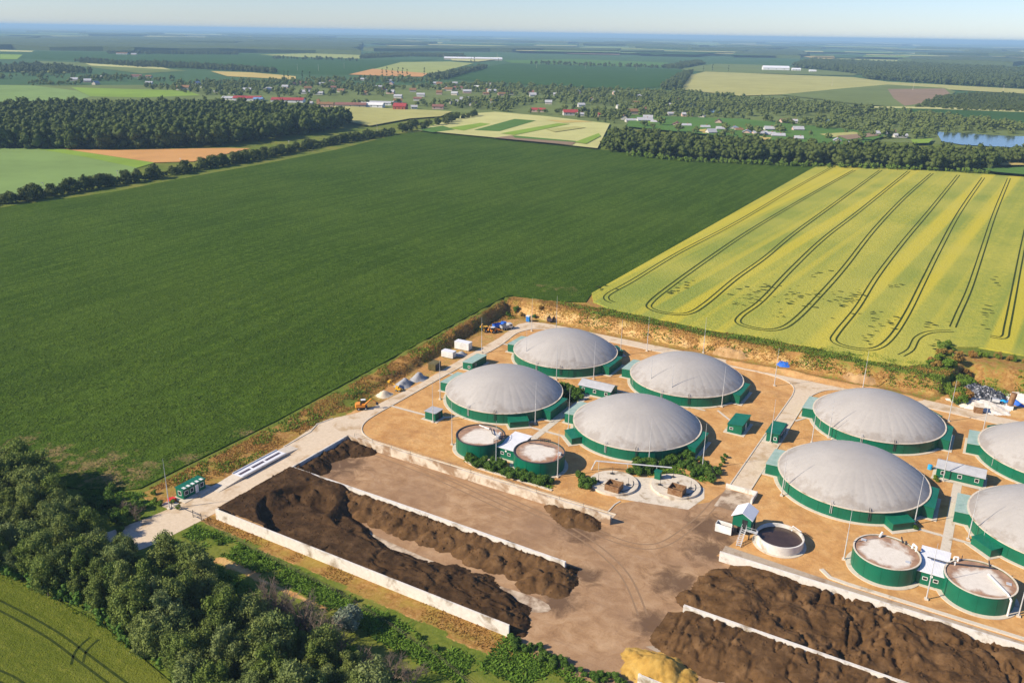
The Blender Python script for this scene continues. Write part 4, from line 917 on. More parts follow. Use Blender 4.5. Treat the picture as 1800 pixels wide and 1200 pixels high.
# ------------------------------------------------------------------ lightning masts
def make_mast():
    t = thing('lightning_mast', 'x', 'mast', 0, 0, group='slim white lightning masts')
    MB().box(-.35, .35, -.35, .35, 0, .3).build('footing', 'plinth', t)
    MB().tube((0, 0, .3), (0, 0, 6.2), .125, .095, 8).build('pole', 'steel', t)
    MB().tube((0, 0, 6.2), (0, 0, 12.4), .07, .03, 6).build('rod', 'steel', t)
    return t
masts = [(846.7, 620, 'slim white mast behind the long hut by the left service road'), (773.6, 701.8, 'slim white mast at the left annex of the dome behind the left tanks'),
 (761, 742, 'slim white mast in front of the small square kiosk'), (794.6, 781.7, 'slim white mast left of the tank with the railing'),
 (871.8, 820, 'slim white mast in the shrubs before the left pump house'), (979.8, 838.4, 'slim white mast at the right side of the tank above the shrubs'),
 (940.6, 745.3, 'slim white mast beside the pump annex of the dome behind the left tanks'), (999, 754.6, 'slim white mast at the left annex of the dome above the mixing pits'),
 (924.7, 642, 'slim white mast at the front left of the far corner dome'), (978, 667.5, 'slim white mast before the far corner dome, above the shadowed bushes'),
 (1043.3, 666.5, 'slim white mast behind the roof of the left control building'), (1090.5, 624, 'slim white mast beside the right annex of the far corner dome'),
 (934.4, 582, 'slim white mast on the back road near the blue toilet'), (977.7, 578, 'slim white mast rising behind the far corner dome near the dark truck'),
 (1142.2, 692.4, 'slim white mast at the left front of the dome behind the left hut'), (1178.7, 706, 'slim white mast at the front of the dome behind the left hut'),
 (1268.4, 714.7, 'slim white mast just behind the left dark green hut'), (1140.2, 813.2, 'slim white mast in front of the dome above the mixing pits'),
 (1234.3, 824, 'slim white mast in the shrubs between the mixing pits and the road'), (1361, 678, 'slim white mast at the bend of the kerb below the blue tarpaulin'),
 (1353.8, 777.8, 'slim white mast at the front of the hut with the porch'), (1137, 617, 'slim white mast on the back road between the two far left domes'),
 (1236, 620, 'slim white mast behind the dome next to the left hut'), (1456, 769.6, 'slim white mast at the left front of the dome above the slurry basin dome'),
 (1426.7, 778, 'slim white mast left of and behind the biggest dome'), (1667, 740, 'slim white mast right of the far row dome beyond the control building'),
 (1516.4, 683, 'slim white mast at the back road behind the far right dome'), (1727, 761, 'slim white mast at the back road near the small grey shed'),
 (1657, 845, 'slim white mast in front of the right control building'), (1607, 921.4, 'slim white mast beside the pump annex of the biggest dome'),
 (1373.8, 871, 'slim white mast at the left front of the biggest dome'), (1701.5, 948, 'slim white mast at the left of the dome behind the right tanks'),
 (1483, 983, 'slim white mast left of the tank with the brown lid stains'), (1628, 1053, 'slim white mast in front of the right pump house'),
 (1790, 1083, 'slim white mast at the right edge beside the tank with the long pipe'), (298, 894, 'slim white mast at the site gate beside the red crates')]
m0 = make_mast()
for i, (px, py, lab) in enumerate(masts):
    t = m0 if i == 0 else dup(m0); u, v = P(px, py); t.location = W(u, v, 0); t.rotation_euler[2] = SITE_R+random.uniform(0, .3); t['label'] = lab

# ------------------------------------------------------------------ gate, cabin, weighbridge, fence
t = thing('gatehouse_cabin', 'dark green gatehouse cabin with white windows beside the entrance road', 'cabin', -148.75, 112.1)
MB().box(-1.2, 1.2, -3.1, 3.1, .15, 2.45).build('wall', 'green', t)
r = MB().box(-1.35, 1.35, -3.25, 3.25, 2.46, 2.6); ro = r.build('roof', 'green_roof', t)
q = MB()
for y in (-2.4, -1.2, 0, 1.2, 2.4): q.box(.3, 1.25, y-.32, y+.32, 2.603, 2.64)
q.build('roof_panel', 'white', ro)
window(t, 1.2, -2.2, 1.0, .9, .9, 'x'); window(t, 1.2, -.7, 1.0, .8, .9, 'x'); window(t, 1.2, 2.1, 1.0, .9, .9, 'x'); door(t, 1.2, .7, .9, 2.15, 'x'); window(t, .1, -3.1, 1.0, .9, .9, '-y')
MB().box(-1.6, 2.6, -4.0, 4.2, 0, .12).build('pad', 'concrete', t)
q = MB().box(-.6, .6, -.4, .4, .1, .9).box(-.6, .6, .5, 1.2, .1, .7); tag(put(q, 'fire_box', 'red', -149.4, 106.9), 'red fire equipment crates at the end of the gatehouse cabin', 'crate')
q = MB().box(-1.5, 1.5, -1.4, 1.4, 0, .1); structure(put(q, 'apron', 'concrete', -148.6, 106.0, .03))
t = thing('weighbridge', 'long blue white vehicle weighbridge with concrete ramps at the entrance road', 'weighbridge', -145.2, 129.8)
MB().box(-1.6, 1.6, -7.2, 7.2, .3, .55).build('deck', 'white_roof', t)
q = MB()
for y0, y1 in ((-6.6, -3.2), (-2.6, 1.2), (1.8, 6.6)): q.box(-.42, .42, y0, y1, .553, .57)
q.build('track', 'maroon', t)
for x in (-1.65, 1.65): MB().box(x-.12, x+.12, -7.2, 7.2, .3, .78).build('guard_rail', 'steel', t)
for s in (-1, 1):
    q = MB(); y0, y1 = (-7.25, -14.5) if s < 0 else (7.25, 11.5); q.prism([(-1.6, min(y0, y1)), (1.6, min(y0, y1)), (1.6, max(y0, y1)), (-1.6, max(y0, y1))], .03, [.06, .06, .55, .55] if s < 0 else [.55, .55, .06, .06]); q.build('ramp', 'concrete', t)
MB().box(-1.3, 1.3, -7, 7, .03, .3).build('base', 'dark_metal', t)
t = thing('site_gate', 'open dark metal bar gate across the entrance road', 'gate', -142, 105.2)
q = MB()
for x in (-4.9, 2.0, 4.6): q.tube((x, 0, 0), (x, 0, 1.8), .07)
q.build('post', 'dark_metal', t)
q = MB(); q.tube((2.0, 0, 1.6), (4.6, -.2, 1.6), .05); q.tube((2.0, 0, .5), (4.6, -.2, .5), .05); q.tube((2, 0, .5), (4.6, -.2, 1.6), .035); q.build('leaf', 'dark_metal', t)
MB().tube((-4.9, 0, 1.2), (2.0, 0, 1.2), .07).build('barrier_arm', 'dark_metal', t)
def mesh_fence(pts, h, label, gap=3.0, mat='steel', zf=lambda p: 0.0, r=.025):
    L = [0]
    for a, b in zip(pts, pts[1:]): L.append(L[-1]+math.hypot(b[0]-a[0], b[1]-a[1]))
    n = max(2, int(L[-1]/gap)); q = MB(); qs = []
    for i in range(n+1):
        s = L[-1]*i/n; j = max(k for k in range(len(L)-1) if L[k] <= s+1e-6); f_ = (s-L[j])/(L[j+1]-L[j])
        qs.append((pts[j][0]+f_*(pts[j+1][0]-pts[j][0]), pts[j][1]+f_*(pts[j+1][1]-pts[j][1])))
    for p in qs: q.tube((*p, zf(p)), (*p, zf(p)+h), r*1.6, n=5)
    for a, b in zip(qs, qs[1:]):
        for z in (h*.3, h*.65, h*.97): q.tube((*a, zf(a)+z), (*b, zf(b)+z), r, n=4, caps=False)
    return tag(site(q, 'wire_fence', mat), label, 'fence')
mesh_fence([(-137, 104.9), (-120, 103.0), (-94, 100.8), (-70, 96.6), (-55, 92)], 1.0, 'thin pale post and rail fence running through the green strip below the outer wall', mat='bark', r=.018)

# ------------------------------------------------------------------ containers, machines, small things along the service road
def container(u, v, l, w, h, rot, mat, label, name='container'):
    t = thing(name, label, 'container', u, v, rot=rot)
    q = MB().box(-l/2, l/2, -w/2, w/2, .25, h)
    for i in range(int(l/.5)):
        x = -l/2+.25+i*.5
        for s in (-1, 1): q.box(x-.08, x+.08, s*(w/2+.025)-.02, s*(w/2+.025)+.02, .4, h-.15)
    q.build('body', mat, t); MB().box(-l/2-.05, l/2+.05, -w/2-.05, w/2+.05, h+.003, h+.08).build('roof', 'white_roof' if mat == 'white' else mat, t)
    MB().box(l/2+.003, l/2+.05, -w/2+.15, w/2-.15, .35, h-.15).build('door', 'dark_metal' if mat != 'white' else 'steel', t)
    for x in (-l/2+.5, l/2-.5): MB().box(x-.2, x+.2, -w/2+.1, w/2-.1, 0, .249).build('skid', 'dark_metal', t)
    return t
container(-148.3, 224.3, 5.4, 2.5, 2.7, 3, 'white', 'larger white container beside the left service road')
container(-148.2, 215.5, 4.3, 2.3, 2.2, 3, 'white', 'smaller white container next to the grey rubble by the service road')
container(-146.0, 204.4, 2.6, 3.6, 2.2, 5, 'olive', 'olive brown site box between the gravel pile and the containers', 'site_box')
def wheels(t, xs, y, r, w=.35):
    for x in xs:
        for s in (-1, 1):
            o = MB().tube((x, s*y-w/2, r), (x, s*y+w/2, r), r, r, 18).build('wheel', 'black', t); MB().tube((x, s*y-w/2-.02, r), (x, s*y+w/2+.02, r), r*.5, r*.5, 12).build('hub', 'steel', o)
def excavator(u, v, rot, mat, label, name='wheeled_excavator', cat='excavator'):
    t = thing(name, label, cat, u, v, rot=rot); t.scale = (.88,)*3
    wheels(t, (-1.1, 1.1), .95, .5)
    MB().box(-1.7, 1.7, -.7, .7, .5, .95).build('chassis', 'dark_metal', t)
    q = MB(); q.prism([(-1.9, -1.15), (.9, -1.15), (1.1, -.6), (1.1, .6), (.9, 1.15), (-1.9, 1.15), (-2.2, .7), (-2.2, -.7)], 1.05, 1.85); q.prism([(-1.9, -1.1), (-.6, -1.1), (-.6, 1.1), (-1.9, 1.1)], 1.852, [2.1, 2.25, 2.25, 2.1]); q.build('body', mat, t)
    c = MB().box(-.2, 1.1, .12, 1.12, 1.86, 2.95).build('cab', 'glass', t); MB().box(-.3, 1.2, .05, 1.2, 2.953, 3.05).build('cab_roof', 'white', c)
    q = MB(); q.tube((.9, -.3, 1.7), (3.0, -.3, 3.6), .24, .2, 6); q.tube((3.0, -.3, 3.6), (4.7, -.3, 2.2), .2, .15, 6); q.tube((1.3, -.3, 1.6), (2.3, -.3, 2.7), .08); q.build('boom', mat, t)
    MB().prism([(4.4, -.75), (5.2, -.65), (5.2, .05), (4.4, .15)], [1.5, 1.2, 1.2, 1.5], [2.3, 1.9, 1.9, 2.3]).build('bucket', 'dark_metal', t); return t
excavator(-145.6, 168.6, 42, 'orange', 'orange wheeled excavator with white cab roof at the service road bend')
def auger_loader(u, v, rot, mat, label):
    t = thing('conveyor_loader', label, 'loader', u, v, rot=rot); t.scale = (.75,)*3; wheels(t, (-.6, .7), .6, .4)
    MB().box(-1.1, 1.1, -.55, .55, .45, 1.3).build('body', mat, t); MB().prism([(-1.0, -.5), (.1, -.5), (.1, .5), (-1, .5)], 1.303, [1.9, 2.0, 2.0, 1.9]).build('hood', mat, t)
    q = MB(); q.tube((.9, 0, 1.2), (-3.6, .2, 3.4), .16, .2, 6); q.build('boom', mat, t); q = MB(); q.prism([(-4.3, -.7), (-3.4, -.7), (-3.4, 1), (-4.3, 1)], 3.2, 3.9); q.build('bucket', mat, t); return t
auger_loader(-144.9, 184.3, 10, 'yellow', 'small yellow loader with raised arm between the sand and gravel piles')
def backhoe(u, v, rot, mat, label, up=0):
    t = thing('backhoe_loader', label, 'loader', u, v, rot=rot); t.scale = (.8,)*3; wheels(t, (-1.0,), 1.0, .75, .5); wheels(t, (1.3,), .9, .5)
    q = MB(); q.box(-1.4, 0.2, -.7, .7, .7, 1.5); q.prism([(.2, -.55), (2.1, -.45), (2.1, .45), (.2, .55)], .7, [1.75, 1.5, 1.5, 1.75]); q.build('body', mat, t)
    c = MB().box(-1.2, .15, -.75, .75, 1.502, 2.55).build('cab', 'glass', t); MB().box(-1.35, .3, -.85, .85, 2.553, 2.68).build('cab_roof', mat if up else 'white', c)
    q = MB()
    for s in (-.65, .65): q.tube((.3, s, 1.6), (3.0, s, .8+up*.3), .09, .09, 6)
    q.build('lift_arm', mat, t)
    MB().prism([(2.9, -1.1), (3.6, -1.1), (3.6, 1.1), (2.9, 1.1)], [.3, .15, .15, .3], [1.1, .5, .5, 1.1]).build('bucket', mat, t)
    q = MB(); q.tube((-1.5, 0, 1.1), (-2.3, 0, 3.6+up*.6), .15, .13, 6); q.tube((-2.3, 0, 3.6+up*.6), (-3.1, 0, 2.2+up*.8), .13, .1, 6); q.box(-3.35, -2.95, -.3, .3, 1.7+up*.8, 2.3+up*.8); q.build('digger_arm', mat, t); return t
backhoe(-151.0, 243.6, 60, 'yellow', 'yellow backhoe loader with its digger arm raised, leftmost of the parked machines', 1)
backhoe(-148.6, 244.2, 75, 'orange', 'orange backhoe loader in front of the blue truck among the parked machines')
def truck(u, v, rot, cabm, bedm, label, l=6.0):
    t = thing('tipper_truck', label, 'truck', u, v, rot=rot); t.scale = (.85,)*3; wheels(t, (-l*.3, -l*.3+1.1, l*.36), .95, .48)
    MB().box(-l/2, l/2, -.6, .6, .6, .85).build('chassis', 'dark_metal', t)
    q = MB(); q.prism([(l/2-1.7, -1.15), (l/2, -1.15), (l/2, 1.15), (l/2-1.7, 1.15)], .86, [2.6, 2.45, 2.45, 2.6]); c = q.build('cab', cabm, t)
    MB().box(l/2+.003, l/2+.03, -1.0, 1.0, 1.6, 2.3).build('windscreen', 'glass', c)
    for s in (-1, 1): MB().box(l/2-1.2, l/2-.25, s*1.165-.012, s*1.165+.012, 1.6, 2.3).build('side_window', 'glass', c)
    q = MB(); q.box(-l/2, l/2-1.85, -1.2, 1.2, .9, 1.1); q.box(-l/2, l/2-1.85, -1.2, -1.1, 1.1, 2.1); q.box(-l/2, l/2-1.85, 1.1, 1.2, 1.1, 2.1); q.box(-l/2, -l/2+.1, -1.099, 1.099, 1.1, 2.1); q.box(l/2-1.95, l/2-1.85, -1.099, 1.099, 1.1, 2.3); q.build('bed', bedm, t); return t
truck(-149.2, 249.4, 60, 'blue', 'blue', 'blue tipper truck parked behind the orange and yellow machines')
truck(-146.6, 249.6, 60, 'steel', 'gravel', 'grey tipper truck at the right end of the parked machines', 5)
truck(-137.6, 267.0, 105, 'maroon', 'maroon', 'dark maroon truck parked alone below the corner bank', 6.4)
t = thing('portable_toilet', 'blue portable toilet cabin with a white roof at the corner of the site', 'toilet', -144.3, 261.6)
MB().box(-.6, .6, -.6, .6, .1, 2.1).build('body', 'cyan', t); MB().prism([(-.68, -.68), (.68, -.68), (.68, .68), (-.68, .68)], 2.103, 2.3).build('roof', 'white', t); MB().box(-.4, .4, -.64, -.604, .2, 1.95).build('door', 'blue', t)
def pile(name, mat, u, v, ru, rv, h, label, cat='pile', s=1, rot=0, zb=None, step=.35, rough=.25, wob=.35, smooth=True):
    c, q = math.cos(R_(rot)), math.sin(R_(rot)); R = max(ru, rv)*1.25; n = np.arange(-R, R+.01, step); A, B = np.meshgrid(n, n)
    X = A*c+B*q; Y = -A*q+B*c; r = np.hypot(X/ru, Y/rv)+wob*lumps(A+u, B+v, 2.2, s)
    H = h*(1-sst(.0, 1.0, r))*(.7+.6*fbm(A+u, B+v, 1.8, 3, s+4)); H = H+rough*lumps(A+u, B+v, .9, s+9)*(H > .1)
    kp = np.maximum.reduce([H[:-1, :-1], H[1:, :-1], H[:-1, 1:], H[1:, 1:]]) > .05
    z0 = terrain(A+u, B+v) if zb is None else zb
    return tag(site(MB().grid(A+u, B+v, z0+H, kp), name, mat, smooth), label, cat)
pile('gravel_pile', 'gravel', -146.4, 189.4, 2.5, 4.0, 1.9, 'grey gravel pile beside the service road, nearer half of the long pile', rot=0, s=3)
pile('gravel_pile', 'gravel', -145.6, 195.2, 2.4, 3.2, 2.2, 'grey gravel pile beside the service road, taller peak next to the olive box', rot=0, s=5)
pile('sand_pile', 'sandheap', -146.6, 179.6, 2.3, 2.4, 1.7, 'pale sand pile by the service road between excavator and yellow loader', s=7)
pile('rubble_pile', 'gravel', -146.2, 219.6, 2.0, 2.0, 1.2, 'small grey rubble pile between the two white containers', s=9, rough=.5)
pile('tarpaulin_heap', 'blue', -52.6, 266.2, 2.5, 1.2, .55, 'crumpled bright blue tarpaulin at the foot of the back bank', 'tarpaulin', s=11, rough=.25, wob=.12)
pile('spoil_heap', 'spoil', -70, 266.3, 6.5, 1.6, 1.3, 'low sandy spoil heap along the back road left of the blue tarpaulin', 'heap', s=12)
pile('spoil_heap', 'spoil', -29, 266.0, 5.5, 1.7, 1.4, 'low tan spoil heap along the back road behind the far row domes', 'heap', s=13)
# debris yard
zd = lambda u, v: float(terrain(np.array([u]), np.array([v]))[0])
pile('rubble_heap', 'whitesand', 4.5, 266.5, 9.0, 6.0, 1.3, 'chalky white rubble spread below the grey scrap heap', 'heap', s=20, rough=.35)
pile('rubble_heap', 'whitesand', 18, 279, 9.0, 6.5, 1.2, 'chalky white rubble patch behind the blue sheet at the right edge', 'heap', s=24, rough=.3)
pile('scrap_heap', 'scrap', 4.2, 275.5, 9.2, 6.4, 3.0, 'grey black scrap and film heap at the edge of the yellow field', 'heap', s=21, rough=1.1, rot=-25, step=.45, smooth=False)
pile('tarpaulin_heap', 'blue', 13.0, 273.5, 3.2, 1.2, 1.4, 'torn blue plastic sheet beside the scrap heap', 'tarpaulin', s=22, rough=.1, rot=-20, wob=.1)
pile('tarpaulin_heap', 'cyan', 10.0, 272.3, 1.7, 1.0, 1.1, 'smaller pale blue plastic sheet against the rusty upright tank', 'tarpaulin', s=25, rough=.3, wob=.12)
t = thing('rusty_tank', 'rusty upright steel tank standing in the rubble by the blue sheet', 'tank', 11.6, 268.6); MB().tube((0, 0, .5), (.5, .2, 4.8), .8, .8, 20).build('shell', 'rust', t); MB().box(-1.0, 1.0, -1.0, .9, 0, 1.0).build('base', 'white', t)
t = thing('shed', 'small pale grey shed at the back road below the rubble', 'shed', 3.9, 260.6, rot=8); MB().box(-1.1, 1.1, -1.0, 1.0, 0, 2.0).build('wall', 'rust', t); MB().prism([(-1.3, -1.2), (1.3, -1.2), (1.3, 1.2), (-1.3, 1.2)], [2.003, 2.003, 2.35, 2.35], [2.1, 2.1, 2.45, 2.45]).build('roof', 'concrete', t)
q = MB().box(-1.0, 1.0, -.5, .5, 0, .8); tag(put(q, 'cart', 'steel', 8.0, 270.5, zd(8, 270.5)+.6), 'small grey metal box on the rubble in front of the scrap heap', 'box')

# ------------------------------------------------------------------ vegetation
def np_mesh(name, verts, faces_by_n, smooth=None):            # verts (N,3); faces_by_n: list of int arrays (F,k)
    me = bpy.data.meshes.new(name); me.vertices.add(len(verts)); me.vertices.foreach_set('co', np.asarray(verts, np.float32).ravel())
    loops = np.concatenate([f.ravel() for f in faces_by_n]); tot = np.concatenate([np.full(len(f), f.shape[1]) for f in faces_by_n])
    me.loops.add(len(loops)); me.loops.foreach_set('vertex_index', loops.astype(np.int32))
    me.polygons.add(len(tot)); st = np.concatenate([[0], np.cumsum(tot)[:-1]])
    me.polygons.foreach_set('loop_start', st.astype(np.int32))
    me.update(calc_edges=True); me.validate(); return me
def ico(sub):
    b = bmesh.new(); bmesh.ops.create_icosphere(b, subdivisions=sub, radius=1); b.verts.ensure_lookup_table()
    v = np.array([x.co[:] for x in b.verts]); f = np.array([[q.index for q in p.verts] for p in b.faces]); b.free(); return v, f
ICO1, ICO2 = ico(1), ico(2)
def leaf_quads(p, nrm, size, r):
    n = len(p); t = r.normal(size=(n, 3)); t -= (t*nrm).sum(1, keepdims=True)*nrm; t /= np.linalg.norm(t, axis=1, keepdims=True)+1e-9
    b = np.cross(nrm, t); s = size[:, None]
    q = np.stack([p-t*s, p-b*s*.55, p+t*s, p+b*s*.55], 1).reshape(-1, 3)
    return q, np.arange(4*n).reshape(n, 4)
def crown(seed, h, rad, nb, nl, ls, z0=.28, core=.78, ic=ICO1, flat=.9, shape=1.0, b0=.26, b1=.44, l0=.82, l1=1.16):
    r = np.random.default_rng(seed); C = []; Rb = []
    zc = h*(z0+1)/2; hz = h*(1-z0)/2
    k = 0
    while len(C) < nb and k < 9999:
        k += 1; d = r.normal(size=3); d /= np.linalg.norm(d); q = r.random()**(1/2.2)
        br = rad*r.uniform(b0, b1)*(1.0 if nb > 4 else 1.5)
        c = np.array([d[0]*q*(rad-br*.75), d[1]*q*(rad-br*.75), zc+d[2]*q*(hz-br*.6)])
        tz = (c[2]-zc)/hz; wmax = rad*math.sqrt(max(.05, 1-(tz*.85)**2))*shape
        if math.hypot(c[0], c[1]) > wmax: continue
        C.append(c); Rb.append(br)
    C = np.array(C); Rb = np.array(Rb); V = []; FT = []; FQ = []; o = 0
    for c, b in zip(C, Rb):
        v = ic[0]*(b*core)*(1+.16*r.normal(size=(len(ic[0]), 1)))*np.array([1, 1, flat])+c
        V.append(v); FT.append(ic[1]+o); o += len(v)
    w = Rb**2/(Rb**2).sum(); idx = r.choice(len(C), size=nl, p=w); d = r.normal(size=(nl, 3)); d[:, 2] += .25; d /= np.linalg.norm(d, axis=1, keepdims=True)
    p = C[idx]+d*(Rb[idx]*r.uniform(l0, l1, nl))[:, None]*np.array([1, 1, flat])
    inside = np.zeros(nl, bool)
    for i, (c, b) in enumerate(zip(C, Rb)): inside |= (np.linalg.norm((p-c)/np.array([1, 1, flat]), axis=1) < b*.72) & (idx != i)
    p = p[~inside]; d = d[~inside]; nrm = d+r.normal(size=d.shape)*.75; nrm /= np.linalg.norm(nrm, axis=1, keepdims=True)
    q, f = leaf_quads(p, nrm, ls*r.uniform(.6, 1.35, len(p)), r); V.append(q); FQ.append(f+o)
    return np.concatenate(V), [np.concatenate(FT)]+FQ
def crown_mesh(name, *a, **k): v, f = crown(*a, **k); return np_mesh(name, v, f)
def trunk_mesh(h, r0, seed):
    q = MB(); r = random.Random(seed); top = (r.uniform(-.4, .4), r.uniform(-.4, .4), h*.62); mid = (top[0]*.3, top[1]*.3, h*.3)
    q.tube((0, 0, -.2), mid, r0, r0*.7, 8, False); q.tube(mid, top, r0*.7, r0*.3, 7, False)
    for i in range(5):
        a = r.uniform(0, 6.28); z = h*r.uniform(.28, .5); L = h*r.uniform(.2, .32); b = (top[0]*.4, top[1]*.4, z)
        q.tube(b, (b[0]+L*.7*math.cos(a), b[1]+L*.7*math.sin(a), z+L*.75), r0*.38, r0*.12, 6, False)
    return q.mesh('trunk')
def inpoly(x, y, poly):
    c = np.zeros(len(x), bool); n = len(poly)
    for i in range(n):
        (x0, y0), (x1, y1) = poly[i], poly[(i+1) % n]
        k = ((y0 > y) != (y1 > y)); k &= x < (x1-x0)*(y-y0)/((y1-y0) if y1 != y0 else 1e-9)+x0; c ^= k
    return c
def scatter(poly, sp, jit=.45, seed=0, vary=True):
    r = np.random.default_rng(seed); a = np.array(poly); lo, hi = a.min(0), a.max(0)
    X, Y = np.meshgrid(np.arange(lo[0], hi[0], sp), np.arange(lo[1], hi[1], sp)); X = X.ravel(); Y = Y.ravel()
    X = X+(np.round(Y/sp) % 2)*sp*.5+r.uniform(-jit, jit, len(X))*sp; Y = Y+r.uniform(-jit, jit, len(Y))*sp
    k = inpoly(X, Y, poly); return np.c_[X[k], Y[k]]
def zfield(u, v): return FIELD_H*min(max((v-150)/(123.0), 0), 1)

near_var = []
near_crowns = [crown_mesh('crown', 11+i, 10.0, 3.5+.4*(i % 3), 34+3*i, 5200, .23, z0=.04, ic=ICO1, core=.70, b0=.15, b1=.36, l0=.70, l1=1.42) for i in range(6)]
near_trunks = [trunk_mesh(10, .20, i) for i in range(3)]
for i, me in enumerate(near_crowns): me.materials.append(M['leaf'])
for i in (0, 2, 4, 5):
    me = near_crowns[i].copy(); me.materials.clear(); me.materials.append(M['leaf_olive']); near_var.append(me)
me = near_crowns[1].copy(); me.materials.clear(); me.materials.append(M['leaf_village']); near_var.append(me)
for me in near_trunks: me.materials.append(M['bark'])
def make_tree(name, crowns, trunks, u, v, z, s, label, group, mat=None, sz=1.0, r=random):
    t = bpy.data.objects.new(name, None); COL.objects.link(t); t.location = W(u, v, z); t.scale = (s, s, s*sz); t.rotation_euler = (0, 0, r.uniform(0, 6.28)); t.empty_display_size = .5
    tag(t, label, 'tree', group)
    c = bpy.data.objects.new('crown', r.choice(crowns)); COL.objects.link(c); c.parent = t
    k = bpy.data.objects.new('trunk', r.choice(trunks)); COL.objects.link(k); k.parent = t
    return t
rt = random.Random(3)
woodp = Ps([(-220, 900), (40, 868), (90, 895), (130, 925), (190, 978), (260, 1000), (330, 1022), (385, 1060), (430, 1092), (530, 1142), (620, 1190), (690, 1260), (640, 1330), (420, 1290), (300, 1206), (190, 1108), (90, 1052), (0, 1012), (-220, 960)])
pts = scatter(woodp, 3.45, .42, 5)
for u, v in pts:
    x, y = u, v; edge = v > 92
    make_tree('broadleaf_tree', near_crowns*2+near_var, near_trunks, u, v, 0, rt.choice((.46, .56, .64, .72, .86))*rt.uniform(.9, 1.12), 'dark green broadleaf tree in the dense belt along the bottom left field', 'trees of the belt at the bottom left', sz=rt.uniform(1.1, 1.4), r=rt)
for px, py, s in ((8, 862, 1.12), (42, 858, 1.2), (72, 872, 1.15), (-10, 885, 1.2), (30, 880, 1.1), (100, 905, .95), (58, 896, 1.1)):
    u, v = P(px, py); make_tree('broadleaf_tree', near_crowns, near_trunks, u, v, 0, s, 'tall dark tree in the clump where the belt meets the soybean field', 'tall trees at the field corner', r=rt)
# shrubs along the belt, single meshes
shr = [crown_mesh('shrub', 40+i, 2.0, 1.35, 9, 900, .15, z0=.0, core=.75) for i in range(4)]
for me in shr: me.materials.append(M['leaf_shrub'])
def shrub(u, v, s, label, group, me=None, mat=None, sz=1, z=0, name='shrub'):
    o = bpy.data.objects.new(name, me or rt.choice(shr)); COL.objects.link(o); o.location = W(u, v, z); o.scale = (s, s, s*sz); o.rotation_euler = (0, 0, rt.uniform(0, 6.28))
    if mat: o.material_slots[0].link = 'OBJECT'; o.material_slots[0].material = M[mat]
    return tag(o, label, 'shrub', group)
def row(pl, n, wob, smin, smax, label, group, **k):
    L = [0]
    for a, b in zip(pl, pl[1:]): L.append(L[-1]+math.hypot(b[0]-a[0], b[1]-a[1]))
    for i in range(n):
        s = L[-1]*(i+.5)/n; j = max(q for q in range(len(L)-1) if L[q] <= s); f_ = (s-L[j])/(L[j+1]-L[j])
        p = (pl[j][0]+f_*(pl[j+1][0]-pl[j][0])+rt.gauss(0, wob), pl[j][1]+f_*(pl[j+1][1]-pl[j][1])+rt.gauss(0, wob))
        shrub(*p, rt.uniform(smin, smax), label, group, **k)
row([(-104, 158.2), (-100, 158.2), (-97, 159.5), (-94, 158.6)], 26, .9, .8, 1.15, 'leafy green shrub below the first white roofed pump house', 'shrubs in front of the left tanks')
row([(-92.5, 158.2), (-88, 157.6), (-84.5, 157.8), (-81.5, 158.6)], 24, .75, .85, 1.25, 'leafy green shrub below the tank that shades the ground', 'shrubs in front of the left tanks')
row(Ps([(1020, 838), (1026, 850), (1034, 862)]), 8, .6, .9, 1.2, 'leafy green shrub at the left rim of the left mixing pit', 'shrubs at the left mixing pit')
row(Ps([(1112, 832), (1150, 815), (1200, 810), (1215, 826), (1246, 838)]), 60, 1.9, .8, 1.25, 'leafy green shrub behind the two mixing pits', 'shrubs behind the mixing pits')
row(Ps([(1262, 826), (1272, 812), (1280, 802)]), 5, .3, .5, .7, 'leafy green shrub along the left kerb of the central road', 'shrubs at the central road kerb')
row(Ps([(990, 676), (1012, 688), (1008, 704), (990, 694)]), 26, 1.7, .8, 1.2, 'leafy green shrub beside the left control building', 'shrubs at the left control building')
row(Ps([(970, 656), (985, 664)]), 4, .6, .5, .7, 'leafy green shrub before the far corner dome', 'shrubs before the far corner dome')
row(Ps([(1640, 838), (1646, 846)]), 2, .3, .5, .7, 'yellowish bush at the barrel by the right control building', 'bushes at the barrel', mat='grass')
row(Ps([(1604, 928), (1612, 932)]), 2, .2, .45, .6, 'small dark bush beside the pump annex of the biggest dome', 'bushes at the pump annex')
for px, py, s in ((893, 556, .9), (907, 552, 1.1), (918, 556, .8), (938, 560, .9), (950, 557, .8)):
    u, v = P(px, py); shrub(u, v, s, 'dusty bush at the foot of the far corner bank', 'bushes below the corner bank', mat='dry' if s < .85 else None, z=zd(u, v))
for i in range(30):
    f_ = i/29; u, v = -3.5+rt.gauss(0, 2.0)+3*(1-f_), 264+f_*26+rt.gauss(0, .6)
    shrub(u, v, rt.uniform(1.0, 1.9), 'wild bush in the ridge of scrub left of the scrap heap', 'bushes left of the scrap heap', mat=rt.choice(['leaf_bright', 'grass', 'dry', 'grass']), z=zd(u, v))
row(Ps([(885, 1122), (930, 1145), (985, 1172), (1040, 1188), (1100, 1203)]), 34, .55, .5, .8, 'green bush in the row below the open end of the outer wall', 'bushes below the outer wall end')
row(Ps([(262, 868), (300, 905)]), 5, 1.0, .5, .8, 'bright green bush left of the site gate', 'bushes left of the gate', mat='leaf_bright')
row(Ps([(150, 880), (200, 895), (232, 915), (215, 935)]), 22, 1.9, .8, 1.3, 'bright green bush left of the entrance lane', 'bushes left of the entrance lane', mat='leaf_shrub')
row(Ps([(350, 945), (420, 970), (480, 1000), (600, 1060), (700, 1110), (790, 1160)]), 14, 1.5, .35, .65, 'green bush in the wild strip between tree belt and outer wall', 'bushes in the wild strip', mat='leaf_bright')
